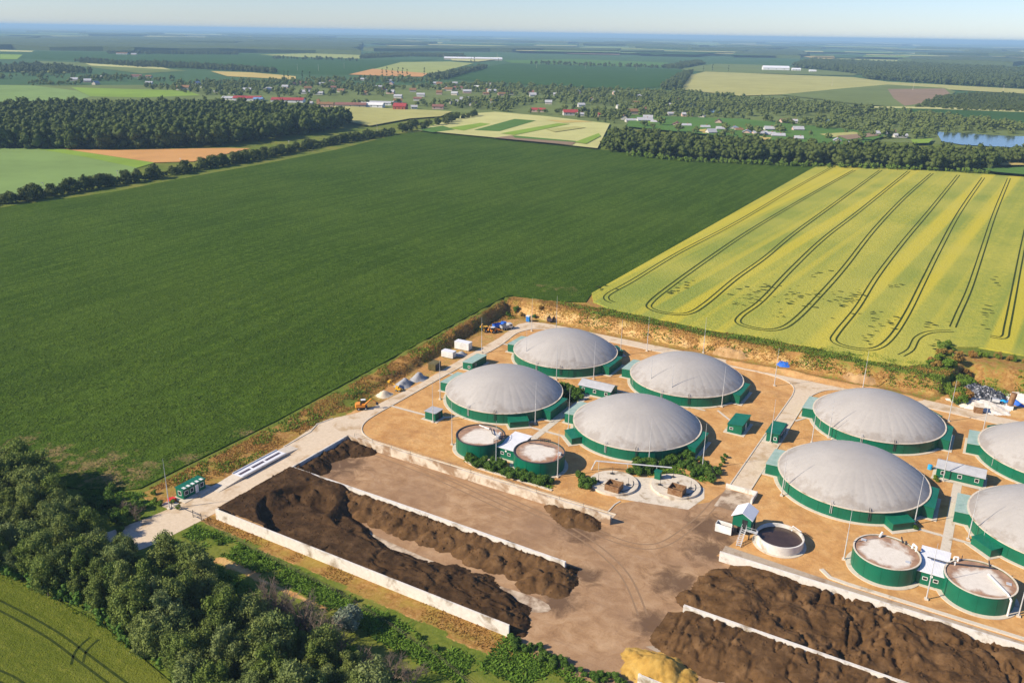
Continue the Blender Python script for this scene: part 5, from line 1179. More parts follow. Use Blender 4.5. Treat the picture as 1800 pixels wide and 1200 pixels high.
sl = crown_mesh('shrub', 77, 4.2, 3.0, 14, 2200, .22, z0=.05, ic=ICO2); sl.materials.append(M['leaf_silver'])
u, v = P(612, 1108); shrub(u, v, 1.15, 'silvery grey willow bush at the edge of the wild strip', None, me=sl)
def twig_mesh(seed, h):
    r = random.Random(seed); q = MB()
    def br(p, d, L, w, n):
        e = (p[0]+d[0]*L, p[1]+d[1]*L, p[2]+d[2]*L); q.tube(p, e, w, w*.55, 4, False)
        if n: 
            for _ in range(4):
                t = r.uniform(.35, 1); b = tuple(p[i]+d[i]*L*t for i in range(3)); nd = Vector((d[0]+r.gauss(0, .5), d[1]+r.gauss(0, .5), d[2]+r.gauss(.1, .35))).normalized(); br(b, nd, L*r.uniform(.45, .7), w*.55, n-1)
    for _ in range(7): br((r.gauss(0, .3), r.gauss(0, .3), 0), Vector((r.gauss(0, .35), r.gauss(0, .35), 1)).normalized(), h*.5, .07, 3)
    return q.mesh('bare_bush')
tw = twig_mesh(4, 4.0); tw.materials.append(M['twig'])
for i, (px, py, s, lab) in enumerate(((470, 905, .9, 'bare greyish bush beside the shaded entrance lane'), (452, 893, .8, 'bare greyish bush beside the shaded entrance lane'), (505, 1092, 1.2, 'bare twiggy bush on the inner edge of the tree belt'), (545, 1112, 1.2, 'bare twiggy bush on the inner edge of the tree belt'), (640, 1180, 1.3, 'leafless grey bush at the bottom edge below the willow'), (690, 1192, 1.3, 'leafless grey bush at the bottom edge below the willow'), (720, 1205, 1.2, 'leafless grey bush at the bottom edge below the willow'))):
    if px < 480: px, py = px-230+0, py+8
    u, v = P(px, py); o = bpy.data.objects.new('bare_bush', tw); COL.objects.link(o); o.location = W(u, v, 0); o.scale = (s,)*3; o.rotation_euler = (0, 0, i*1.3); tag(o, lab, 'bush', 'bare bushes by the tree belt')
for px, py, s in ((472, 1078, 2.0), (500, 1098, 2.2), (530, 1112, 2.1), (455, 1096, 1.9), (565, 1136, 2.0), (600, 1165, 1.9)):
    u, v = P(px, py); o = bpy.data.objects.new('bare_bush', tw); COL.objects.link(o); o.location = W(u, v, 0); o.scale = (s*.8, s*.8, s); o.rotation_euler = (0, 0, px); tag(o, 'tall bare grey twigged tree at the inner side of the tree belt', 'bush', 'bare trees in the tree belt')

# weeds and rank grass: uncountable
def tufts(pts, hgt, nb, seed, lean=.5, wid=.22):
    r = np.random.default_rng(seed); n = len(pts); p = np.repeat(pts, nb, 0); m = n*nb
    p = p+np.c_[r.normal(0, .28, (m, 2)), np.zeros(m)]; a = r.uniform(0, 6.28, m); h = np.repeat(hgt, nb)*r.uniform(.5, 1.2, m)
    d = np.c_[np.cos(a), np.sin(a), np.zeros(m)]*wid*r.uniform(.6, 1.5, m)[:, None]; t = np.c_[r.normal(0, lean, (m, 2)), np.ones(m)]*h[:, None]
    q = np.stack([p-d, p+d, p+d*.6+t, p-d*.6+t], 1).reshape(-1, 3); return q, np.arange(4*m).reshape(m, 4)
def weeds(name, polys, sp, hmin, hmax, mat, label, seed, nb=4, keep=None, wid=.2, lean=.5):
    r = np.random.default_rng(seed); A = []
    for i, pl in enumerate(polys): A.append(scatter(pl, sp, .5, seed+i))
    uv_ = np.concatenate(A); nz = fbm(uv_[:, 0], uv_[:, 1], 5, 3, seed); uv_ = uv_[nz > (keep or 0)]
    z = terrain(uv_[:, 0], uv_[:, 1])-.04; v, f = tufts(np.c_[uv_, z], r.uniform(hmin, hmax, len(uv_)), nb, seed, lean, wid)
    me = np_mesh(name, v, [f]); me.materials.append(M[mat]); o = bpy.data.objects.new(name, me); COL.objects.link(o); o.rotation_euler = (0, 0, SITE_R)
    return tag(o, label, 'weeds', kind='stuff')
verge = [(-158.6, 106), (-151, 116), (-148.4, 124), (-149, 150), (-150.5, 160), (-147.5, 167), (-149, 178), (-150, 200), (-152.5, 215), (-153.5, 240), (-153, 258), (-146, 266), (-20, 266.5), (-6, 268), (-4, 285), (-30, 281), (-80, 275), (-130, 279), (-150, 273), (-158.6, 272)]
weeds('dry_weeds', [verge], .46, .12, .42, 'dry', 'orange brown dry weeds on the verges round the site', 31, 4, .33, .10)
weeds('green_weeds', [verge, [(-80, 266), (-6, 268), (-6, 284), (-80, 276)], [(-4, 278), (40, 276), (40, 292), (-4, 292)]], .7, .25, .75, 'grass', 'yellow green weeds mixed into the dry verges', 41, 4, .46, .13)
strip_s = [(-137, 104.2), (-100, 101.6), (-64, 99.5), (-62, 93), (-80, 94.5), (-100, 97.5), (-136, 99)]
weeds('rank_grass', [strip_s, [(-105, 158), (-80.5, 160), (-79.5, 156.8), (-100, 156.9)], Ps([(1112, 828), (1150, 812), (1200, 806), (1252, 838), (1235, 846), (1180, 832), (1130, 838)]), Ps([(985, 670), (1018, 690), (1010, 708), (986, 700)]), [(-137, 97), (-60, 88), (-60, 80), (-137, 86)], [(-160, 93), (-150, 105), (-158, 106), (-172, 100)], [(-62, 107), (-45, 104), (-40, 98), (-62, 98)]], .34, .16, .45, 'leaf_bright', 'rank green grass in the wild strip and round the shrubs', 51, 4, .3, .17, 1.1)
weeds('dry_grass', [[(-137, 107.2), (-62, 107.1), (-62, 102.5), (-137, 105.2)]], .45, .1, .3, 'dry', 'low orange dry grass at the foot of the outer wall', 61, 4, .36, .1)

# hedgerow and woods beyond the soybean field
hedge_c = [crown_mesh('crown', 60+i, 10.0, 4.6, 18, 1500, .46, z0=.02, ic=ICO1, core=.8, b0=.2, l1=1.3) for i in range(4)]
for me in hedge_c: me.materials.append(M['leaf_forest'])
hl = PFs([(-60, 372), (0, 360), (70, 349), (150, 335), (230, 322), (300, 308), (330, 302), (400, 290), (480, 275), (560, 258), (640, 245), (692, 236)])
L = [0]
for a, b in zip(hl, hl[1:]): L.append(L[-1]+math.hypot(b[0]-a[0], b[1]-a[1]))
n = 118
for i in range(n):
    s = L[-1]*(i+.5)/n+rt.uniform(-2, 2); s = min(max(s, 0), L[-1]-.1); j = max(q for q in range(len(L)-1) if L[q] <= s); f_ = (s-L[j])/(L[j+1]-L[j])
    u = hl[j][0]+f_*(hl[j+1][0]-hl[j][0])+rt.gauss(0, 2.2); v = hl[j][1]+f_*(hl[j+1][1]-hl[j][1])+rt.gauss(0, 2.2)
    if rt.random() < .12: continue
    make_tree('hedgerow_tree', hedge_c, near_trunks, u, v, F(v), rt.uniform(.5, .98), 'rounded tree in the hedgerow along the far left edge of the soybean field', 'trees of the hedgerow', r=rt)
hl2 = PFs([(700, 234), (735, 228), (770, 221), (800, 213), (838, 206)])
for i in range(20):
    f_ = i/19*(len(hl2)-1); j = min(int(f_), len(hl2)-2); f_ -= j; u = hl2[j][0]+f_*(hl2[j+1][0]-hl2[j][0])+rt.gauss(0, 3); v = hl2[j][1]+f_*(hl2[j+1][1]-hl2[j][1])+rt.gauss(0, 3)
    make_tree('hedgerow_tree', hedge_c, near_trunks, u, v, F(v), rt.uniform(.7, 1.15), 'tree in the short row beside the small striped fields', 'trees beside the striped fields', r=rt)

far_t = [crown(90+i, 10.0*(.85+.06*i), 3.3+.18*i, 11, 150, .55, z0=.0, ic=ICO1, core=.95, flat=1.0, b0=.2, b1=.46, l1=1.3) for i in range(6)]
def mass(name, polys_sp, h0, h1, mat, label, seed, wide=1.0, tz=None, extra=None):     # many crowns merged into one uncountable mass
    r = np.random.default_rng(seed); pts_ = [scatter(pl, sp, .45, seed+i) for i, (pl, sp) in enumerate(polys_sp)]
    if extra is not None: pts_.append(extra)
    pts_ = np.concatenate(pts_); V = []; FT = []; FQ = []; o = 0
    for i, (u, v) in enumerate(pts_):
        cv, cf = far_t[r.integers(len(far_t))]; h = r.uniform(h0, h1); a = r.uniform(0, 6.28); c, s = math.cos(a), math.sin(a); k = h/10; w = k*wide*r.uniform(.85, 1.2)
        x = (cv[:, 0]*c-cv[:, 1]*s)*w+u; y = (cv[:, 0]*s+cv[:, 1]*c)*w+v; z = cv[:, 2]*k+F(v)
        V.append(np.c_[x, y, z].astype(np.float32)); FT.append(cf[0]+o); FQ.append(cf[1]+o); o += len(cv)
    me = np_mesh(name, np.concatenate(V), [np.concatenate(FT), np.concatenate(FQ)]); me.materials.append(M[mat])
    ob = bpy.data.objects.new(name, me); COL.objects.link(ob); ob.rotation_euler = (0, 0, SITE_R)
    return tag(ob, label, 'wood', kind='stuff')
mass('oak_forest', [(PFs([(-160, 264), (0, 263), (200, 264), (400, 258), (540, 238), (604, 226), (612, 217), (567, 213), (480, 206), (400, 200), (200, 202), (0, 204), (-160, 206)]), 8.0)], 17, 22, 'leaf_forest', 'dense dark oak forest behind the hedgerow at the left', 1, 1.0)
mass('right_wood', [(PFs([(1053, 262), (1100, 273), (1200, 283), (1400, 292), (1500, 295), (1745, 304), (1752, 296), (1745, 290), (1700, 288), (1600, 283), (1500, 278), (1400, 273), (1300, 267), (1200, 262), (1130, 254), (1075, 250)]), 7.4), (PFs([(1745, 292), (1900, 297), (1900, 288), (1745, 283)]), 7.8)], 14, 18, 'leaf_forest', 'dense wood at the far edge of the yellow green field', 2, 1.05)
mass('wood_edge_bushes', [(PFs([(1100, 275), (1200, 285), (1400, 293.5), (1745, 306), (1746, 304.5), (1400, 291.5), (1200, 283), (1100, 272.5)]), 3.5)], 3, 5.5, 'leaf_bright', 'low bright bushes along the front edge of the right wood', 3, 1.2)
mass('hedge_undergrowth', [(PFs([(-60, 374), (0, 362), (70, 351), (150, 337), (230, 324), (300, 310), (400, 292), (480, 277), (560, 260), (640, 247), (692, 238), (690, 234.5), (640, 243), (560, 255), (480, 272), (400, 287), (300, 305), (230, 319), (150, 332), (70, 346), (0, 357), (-60, 369)]), 3.6)], 3.0, 6.0, 'leaf_forest', 'dense undergrowth filling the hedgerow beyond the soybean field', 13, 1.25)
mass('belt_undergrowth', [(Ps([(-220, 965), (0, 1012), (90, 1052), (190, 1108), (300, 1206), (420, 1290), (440, 1280), (320, 1195), (205, 1095), (100, 1040), (0, 1000), (-220, 950)]), 1.9)], 2.2, 4.2, 'leaf_shrub', 'low scrub along the field edge of the bottom left tree belt', 14, 1.2)
sp_ = scatter(PFs([(-300, 835), (60, 852), (215, 860), (300, 828), (500, 735), (640, 660), (880, 528), (760, 420), (300, 440), (-300, 500)]), .85, .5, 9)
dd_ = np.hypot(sp_[:, 0]*C30+sp_[:, 1]*S30, -sp_[:, 0]*S30+sp_[:, 1]*C30)
sp_ = sp_[(sp_[:, 0] < -160.3) & (fbm(sp_[:, 0], sp_[:, 1], 4, 3, 5) > .36) & (rng.random(len(sp_)) < 1-.95*sst(200, 430, dd_))]
sr_ = np.repeat(sp_, 2, 0)+rng.normal(0, .2, (2*len(sp_), 2)); sz_ = np.array([F(v) for v in sr_[:, 1]])+.28+rng.uniform(.03, .2, len(sr_))
sn_ = rng.normal(0, .38, (len(sr_), 3))+np.array([0, 0, 1]); sn_ /= np.linalg.norm(sn_, axis=1, keepdims=True)
v_q, f_q = leaf_quads(np.c_[sr_, sz_], sn_, rng.uniform(.16, .34, len(sr_)), rng)
me = np_mesh('soybean_plants', v_q, [f_q]); me.materials.append(M['leaf_soy']); o = bpy.data.objects.new('soybean_plants', me); COL.objects.link(o); o.rotation_euler = (0, 0, SITE_R)
tag(o, 'leafy soybean plants in the near part of the big green field', 'crop', kind='stuff')
for i in range(14):
    f_ = i/13; a, b = PF(1640, 646), PF(1664, 608); u, v = a[0]+f_*(b[0]-a[0])+rt.gauss(0, .8), a[1]+f_*(b[1]-a[1])+rt.gauss(0, .8)
    shrub(u, v, rt.uniform(.8, 1.4), 'yellowish scrub at the notch of the yellow green field', 'scrub at the field notch', mat=rt.choice(['grass', 'dry', 'leaf_bright']), z=zd(u, v))
for i in range(16):
    f_ = i/15; a, b = PF(1664, 620), PF(1810, 640); u, v = a[0]+f_*(b[0]-a[0])+rt.gauss(0, 1.2), a[1]+f_*(b[1]-a[1])+rt.gauss(0, 1.2)
    shrub(u, v, rt.uniform(.6, 1.1), 'brownish scrub on the bank behind the scrap heap', 'scrub behind the scrap heap', mat=rt.choice(['grass', 'dry', 'dry']), z=zd(u, v))
weeds('fringe_grass', [Ps([(-200, 955), (0, 1004), (90, 1046), (190, 1100), (300, 1196), (310, 1206), (182, 1108), (86, 1056), (0, 1016), (-200, 968)])], .5, .2, .7, 'grass', 'yellowish grass fringe between the cereal field and the tree belt', 71, 4, .2, .12)
weeds('bank_grass', [[(-122, 271.5), (-80, 270.8), (-40, 270.5), (-8, 271.5), (-8, 281), (-40, 277.5), (-80, 274.5), (-122, 279)]], .5, .2, .6, 'leaf_bright', 'green grass verge between the yellow green field and the bank', 81, 4, .25, .13)

# ------------------------------------------------------------------ far farmland
def far(poly, mat, i, name='farmland'):
    return field(name, PFs(poly), .12+.06*i, mat)
far([(-2500, 150), (-400, 150), (0, 150), (700, 150), (1200, 160), (1800, 178), (2600, 205), (3600, 240), (3600, 108), (1800, 76.5), (900, 61.5), (0, 46.5), (-2500, 6)], 'f_teal', 0, 'land')
far([(-60, 150), (0, 150), (700, 150), (1200, 160), (1800, 178), (1800, 260), (1560, 250), (1300, 243), (1070, 225), (960, 207), (840, 200), (690, 192), (560, 186), (330, 176), (-60, 176)], 'f_olive', 1, 'land')
FAR = [
 ([(-60, 149), (60, 151), (135, 160), (160, 170), (130, 178), (-60, 182)], 'f_mint'),
 ([(125, 154), (330, 160), (352, 168), (250, 172), (160, 170)], 'f_lime'),
 ([(-120, 258), (60, 262), (150, 276), (243, 290), (235, 312), (0, 356), (-160, 380)], 'f_mint'),
 ([(60, 262), (112, 263), (272, 287), (242, 296), (150, 277)], 'f_lime'),
 ([(112, 263), (200, 265), (400, 261), (440, 262), (340, 285), (272, 287)], 'f_orange'),
 ([(-60, 88), (0, 90), (250, 93), (450, 95), (600, 103), (640, 106), (770, 105), (700, 112), (620, 133), (480, 130), (330, 118), (160, 108), (-60, 100)], 'f_dkgreen'),
 ([(0, 88), (60, 90), (55, 92), (0, 91)], 'f_cream'),
 ([(70, 108), (150, 111), (290, 121), (330, 125), (250, 130), (150, 118), (60, 113)], 'f_olive'),
 ([(150, 112), (285, 119), (300, 123), (160, 116)], 'f_cream'),
 ([(-60, 118), (70, 122), (130, 129), (60, 128), (-60, 124)], 'f_pale'),
 ([(370, 126), (440, 128), (520, 135), (520, 141), (400, 135)], 'f_gold'),
 ([(0, 96), (40, 97), (30, 105), (0, 105)], 'f_lime'),
 ([(455, 97), (560, 94), (633, 96), (632, 104), (520, 101)], 'f_pale'),
 ([(655, 123), (705, 110), (790, 109), (833, 112), (765, 130), (750, 131)], 'f_pale'),
 ([(613, 132), (655, 122), (752, 130), (742, 136), (690, 135)], 'f_orange'),
 ([(768, 138), (850, 120), (885, 113), (1100, 120), (1206, 124), (1212, 131), (1185, 152), (1100, 158), (900, 148)], 'f_dkgreen'),
 ([(884, 107), (1010, 105), (1175, 111), (1172, 119), (1010, 116), (900, 112)], 'f_green'),
 ([(1195, 123), (1230, 116), (1260, 113), (1340, 115), (1510, 130), (1500, 134), (1240, 128)], 'f_olive'),
 ([(1188, 158), (1213, 133), (1240, 127), (1500, 137), (1560, 145), (1800, 158), (1800, 166), (1560, 153), (1480, 157), (1370, 168), (1300, 170)], 'f_straw'),
 ([(1370, 168), (1480, 157), (1560, 150), (1660, 156), (1680, 163), (1640, 186), (1600, 192), (1500, 184), (1440, 176)], 'f_olive'),
 ([(1560, 158), (1660, 157), (1670, 166), (1630, 182), (1590, 188), (1570, 174)], 'f_brown'),
 ([(1540, 192), (1640, 193), (1900, 203), (1900, 226), (1700, 214), (1560, 205)], 'f_dkgreen'),
 ([(1500, 189), (1640, 190), (1900, 200), (1900, 203), (1640, 193.5), (1500, 191)], 'f_cream'),
 ([(585, 188), (690, 193), (795, 198), (775, 207), (720, 211), (650, 224), (608, 216)], 'f_straw'),
 ([(735, 232), (820, 203), (870, 199), (960, 207), (1072, 220), (1050, 264), (900, 248)], 'f_cream'),
 ([(735, 231), (778, 224), (800, 231), (760, 236)], 'f_green'),
 ([(788, 228), (845, 219), (862, 221), (815, 233)], 'f_lime'),
 ([(833, 232), (905, 212), (942, 215), (878, 234)], 'f_green'),
 ([(958, 214), (1020, 215), (1042, 217), (990, 219)], 'f_gold'),
 ([(880, 238), (980, 220), (1002, 221), (905, 241)], 'f_lime'),
 ([(868, 246), (900, 242), (1012, 254), (1005, 259)], 'f_brown'),
 ([(900, 242), (1012, 252), (1025, 255), (905, 246)], 'f_green'),
 ([(1010, 254), (1052, 238), (1056, 243), (1030, 257)], 'f_lime'),
 ([(960, 231), (1010, 226), (1030, 228), (975, 236)], 'f_straw'),
 ([(1110, 206), (1300, 212), (1500, 232), (1560, 241), (1500, 262), (1300, 246), (1100, 226)], 'f_green'),
 ([(1226, 232), (1250, 230), (1260, 235), (1236, 238)], 'f_gold'),
 ([(1318, 243), (1356, 246), (1350, 251), (1325, 247)], 'f_gold'),
 ([(1130, 216), (1150, 214), (1165, 218), (1140, 220)], 'f_lime'),
 ([(1440, 240), (1500, 236), (1520, 240), (1460, 246)], 'f_straw'),
 ([(1470, 243), (1530, 238), (1550, 242), (1490, 250)], 'f_brown'),
 ([(1600, 250), (1640, 248), (1632, 256), (1605, 257)], 'f_lime'),
 ([(1725, 302), (1900, 296), (1900, 322), (1745, 308)], 'f_green'),
 ([(1748, 290), (1900, 292), (1900, 296), (1755, 296)], 'f_gold'),
 ([(790, 104), (880, 102), (875, 106), (840, 110), (795, 108)], 'f_cream'),
 ([(1408, 100), (1465, 98), (1468, 104), (1440, 106)], 'f_gold'),
 ([(1470, 104), (1595, 107), (1602, 110), (1480, 108)], 'f_pale'),
 ([(1540, 90), (1580, 94), (1765, 97), (1752, 101), (1640, 99), (1600, 95)], 'f_cream'),
 ([(1768, 98), (1850, 97), (1850, 104), (1775, 102)], 'f_cream'),
 ([(1685, 102), (1782, 107), (1778, 110), (1690, 105)], 'f_cream'),
 ([(1455, 73.5), (1545, 74.5), (1620, 80), (1615, 81.5), (1545, 77)], 'f_cream'),
 ([(955, 91), (1085, 90), (1090, 98), (1000, 96)], 'f_brown'),
 ([(20, 63), (150, 57), (155, 66), (60, 67)], 'f_mint'),
 ([(170, 62), (260, 61), (262, 66), (180, 66)], 'f_pale'),
 ([(285, 64), (365, 66), (360, 70), (290, 69)], 'f_straw'),
 ([(520, 70), (640, 73), (780, 75), (775, 78), (640, 76)], 'f_pale'),
 ([(1080, 72), (1262, 74), (1265, 80), (1110, 79)], 'f_mint'),
 ([(1020, 82), (1180, 84), (1190, 89), (1060, 88)], 'f_mint'),
 ([(780, 78), (1000, 80), (1005, 86), (800, 84)], 'f_dkgreen')]
rf = np.random.default_rng(21)
for k in range(210):                                          # thin field strips out to the horizon
    x = rf.uniform(-150, 1900); y0 = 46+x*.0167+rf.uniform(3.2, 32); w = rf.uniform(20, 170); t = (y0-46-x*.0167)*.05*rf.uniform(.5, 1.6)+.3
    if 0 < x < 560 and y0 > 66: continue
    FAR.append(([(x, y0), (x+w, y0+w*.0167+rf.uniform(-.4, .4)), (x+w+rf.uniform(-20, 20), y0+w*.0167+t), (x+rf.uniform(-15, 15), y0+t)], rf.choice(['f_mint', 'f_pale', 'f_cream', 'f_green', 'f_dkgreen', 'f_straw', 'f_mint'])))
for i, (pl, m_) in enumerate(FAR): far(pl, m_, i+2, 'water' if False else 'farmland')
for nm, pl in (('lake', [(1645, 233), (1700, 236), (1760, 240), (1900, 244), (1900, 268), (1760, 260), (1690, 256), (1655, 250)]), ('river', [(1160, 181), (1230, 184), (1265, 193), (1300, 200), (1260, 200), (1190, 190)]), ('river', [(1440, 211), (1462, 212), (1460, 216), (1440, 215)])):
    field(nm, PFs(pl), .9 if nm == 'lake' else .7, 'water')

# far woods: noisy slabs and belts of crowns
def slab_wood(name, poly, h, label, seed, step=60.0):
    p = PFs(poly); r = np.random.default_rng(seed); Q = []
    for i in range(len(p)):
        a, b = p[i], p[(i+1) % len(p)]; L_ = math.hypot(b[0]-a[0], b[1]-a[1]); n_ = max(1, min(60, int(L_/step)))
        for k in range(n_): Q.append((a[0]+(b[0]-a[0])*k/n_+r.normal(0, step*.15), a[1]+(b[1]-a[1])*k/n_+r.normal(0, step*.15)))
    q = MB(); n_ = len(Q); zt = [F(x[1])+h*r.uniform(.75, 1.2) for x in Q]
    q.v = [(x[0], x[1], F(x[1])) for x in Q]+[(x[0], x[1], z) for x, z in zip(Q, zt)]
    q.f = [(i, (i+1) % n_, n_+(i+1) % n_, n_+i) for i in range(n_)]+[tuple(n_+j for j in t) for t in tess(Q)]
    return tag(site(q, name, 'leaf_far'), label, 'wood', kind='stuff')
slab_wood('far_forest', [(-300, 90), (-300, 64), (0, 68.5), (200, 69), (420, 70), (570, 73), (640, 80), (620, 97), (560, 95), (450, 93.5), (250, 92), (0, 88)], 18, 'broad blue green forest band across the left distance', 1, 140)
slab_wood('far_forest', [(140, 62.5), (280, 60.5), (285, 62), (250, 66), (150, 65)], 22, 'far dark wood strip near the left horizon', 2, 200)
slab_wood('far_forest', [(640, 88), (900, 86), (1080, 92), (1080, 95), (800, 91), (650, 91)], 18, 'far forest strip in the middle distance', 3, 150)
slab_wood('far_forest', [(1020, 79), (1120, 76), (1240, 84), (1230, 86), (1100, 83), (1022, 82)], 22, 'far wood strip below the horizon right of the middle', 4, 150)
slab_wood('far_forest', [(1090, 92), (1160, 93), (1162, 96), (1092, 95)], 16, 'small far wood strip right of the middle', 5, 120)
slab_wood('far_forest', [(1290, 92), (1400, 90), (1420, 99), (1400, 104), (1300, 100)], 14, 'far wood patch behind the white hall', 6, 120)
slab_wood('far_forest', [(1600, 103), (1800, 110), (1800, 117), (1600, 111)], 16, 'far forest strip at the right distance', 7, 140)
for k in range(34):
    x = rf.uniform(-100, 1850); y0 = 46+x*.0167+rf.uniform(3, 26); w = rf.uniform(60, 260); t = .4+(y0-46-x*.0167)*.06
    slab_wood('far_forest', [(x, y0), (x+w, y0+w*.0167+.3), (x+w*.9, y0+w*.0167+t), (x+8, y0+t)], 20, 'thin dark wood strip in the hazy distance', 100+k, 260)
mass('distant_belts', [(PFs([(633, 104), (720, 100), (818, 102), (812, 98.5), (700, 96), (640, 99)]), 13), (PFs([(240, 118.5), (330, 121), (483, 130), (486, 126.5), (330, 116), (240, 113)]), 11),
    (PFs([(748, 139), (846, 120), (856, 121), (780, 141)]), 10), (PFs([(1166, 119), (1225, 110), (1238, 114), (1192, 122)]), 11), (PFs([(1158, 158), (1200, 133), (1216, 129), (1207, 142), (1196, 160)]), 9),
    (PFs([(130, 110), (150, 112), (240, 118), (235, 114), (150, 107)]), 14), (PFs([(-60, 122), (60, 117), (130, 122), (165, 130), (100, 131), (0, 128)]), 15),
    (PFs([(930, 112), (1175, 120), (1175, 121.5), (930, 113.5)]), 22), (PFs([(480, 103), (630, 107), (630, 108.2), (480, 104.2)]), 24), (PFs([(190, 94), (420, 95), (420, 97), (190, 95.5)]), 17)], 10, 15, 'leaf_far', 'dark tree belts between the distant fields', 7, 1.2)
mass('right_forest', [(PFs([(1392, 120), (1420, 109), (1600, 116), (1800, 126), (1900, 130), (1900, 164), (1800, 157), (1700, 152), (1520, 140), (1512, 132), (1450, 124)]), 13)], 14, 20, 'leaf_far', 'broad dark forest on the right beyond the straw coloured field', 8, 1.1)
mass('scrub_slope', [(PFs([(1608, 190), (1650, 172), (1700, 166), (1900, 172), (1900, 201), (1700, 196)]), 9)], 4, 8, 'leaf_forest', 'scrubby green slope above the lake', 9, 1.5)

# village trees: a spread of single crowns with gaps, thinner where gardens and houses lie
vill = PFs([(-40, 134), (130, 132), (250, 140), (380, 146), (520, 144), (620, 138), (740, 141), (900, 152), (1100, 163), (1190, 165), (1360, 175), (1500, 190), (1640, 204), (1790, 226), (1790, 238), (1660, 234), (1640, 247), (1560, 246), (1500, 238), (1300, 212), (1130, 205), (1076, 218), (1000, 205), (870, 196), (790, 190), (560, 183), (400, 173), (352, 166), (250, 156), (120, 152), (-40, 148)])
houses = []
vp = scatter(vill, 15.5, .5, 77); nz = fbm(vp[:, 0], vp[:, 1], 110, 3, 4); keep_ = (nz > .34)
vp = vp[keep_]
gard = scatter(PFs([(1100, 207), (1300, 214), (1500, 234), (1560, 243), (1500, 262), (1300, 248), (1090, 228)]), 21, .5, 5); gard = gard[fbm(gard[:, 0], gard[:, 1], 60, 3, 8) > .5]
rip = scatter(PFs([(1155, 176), (1240, 181), (1360, 180), (1500, 193), (1640, 207), (1800, 228), (1800, 232), (1640, 218), (1500, 206), (1380, 194), (1270, 189), (1160, 181)]), 10.5, .45, 6)
vp = np.concatenate([vp, gard, rip])
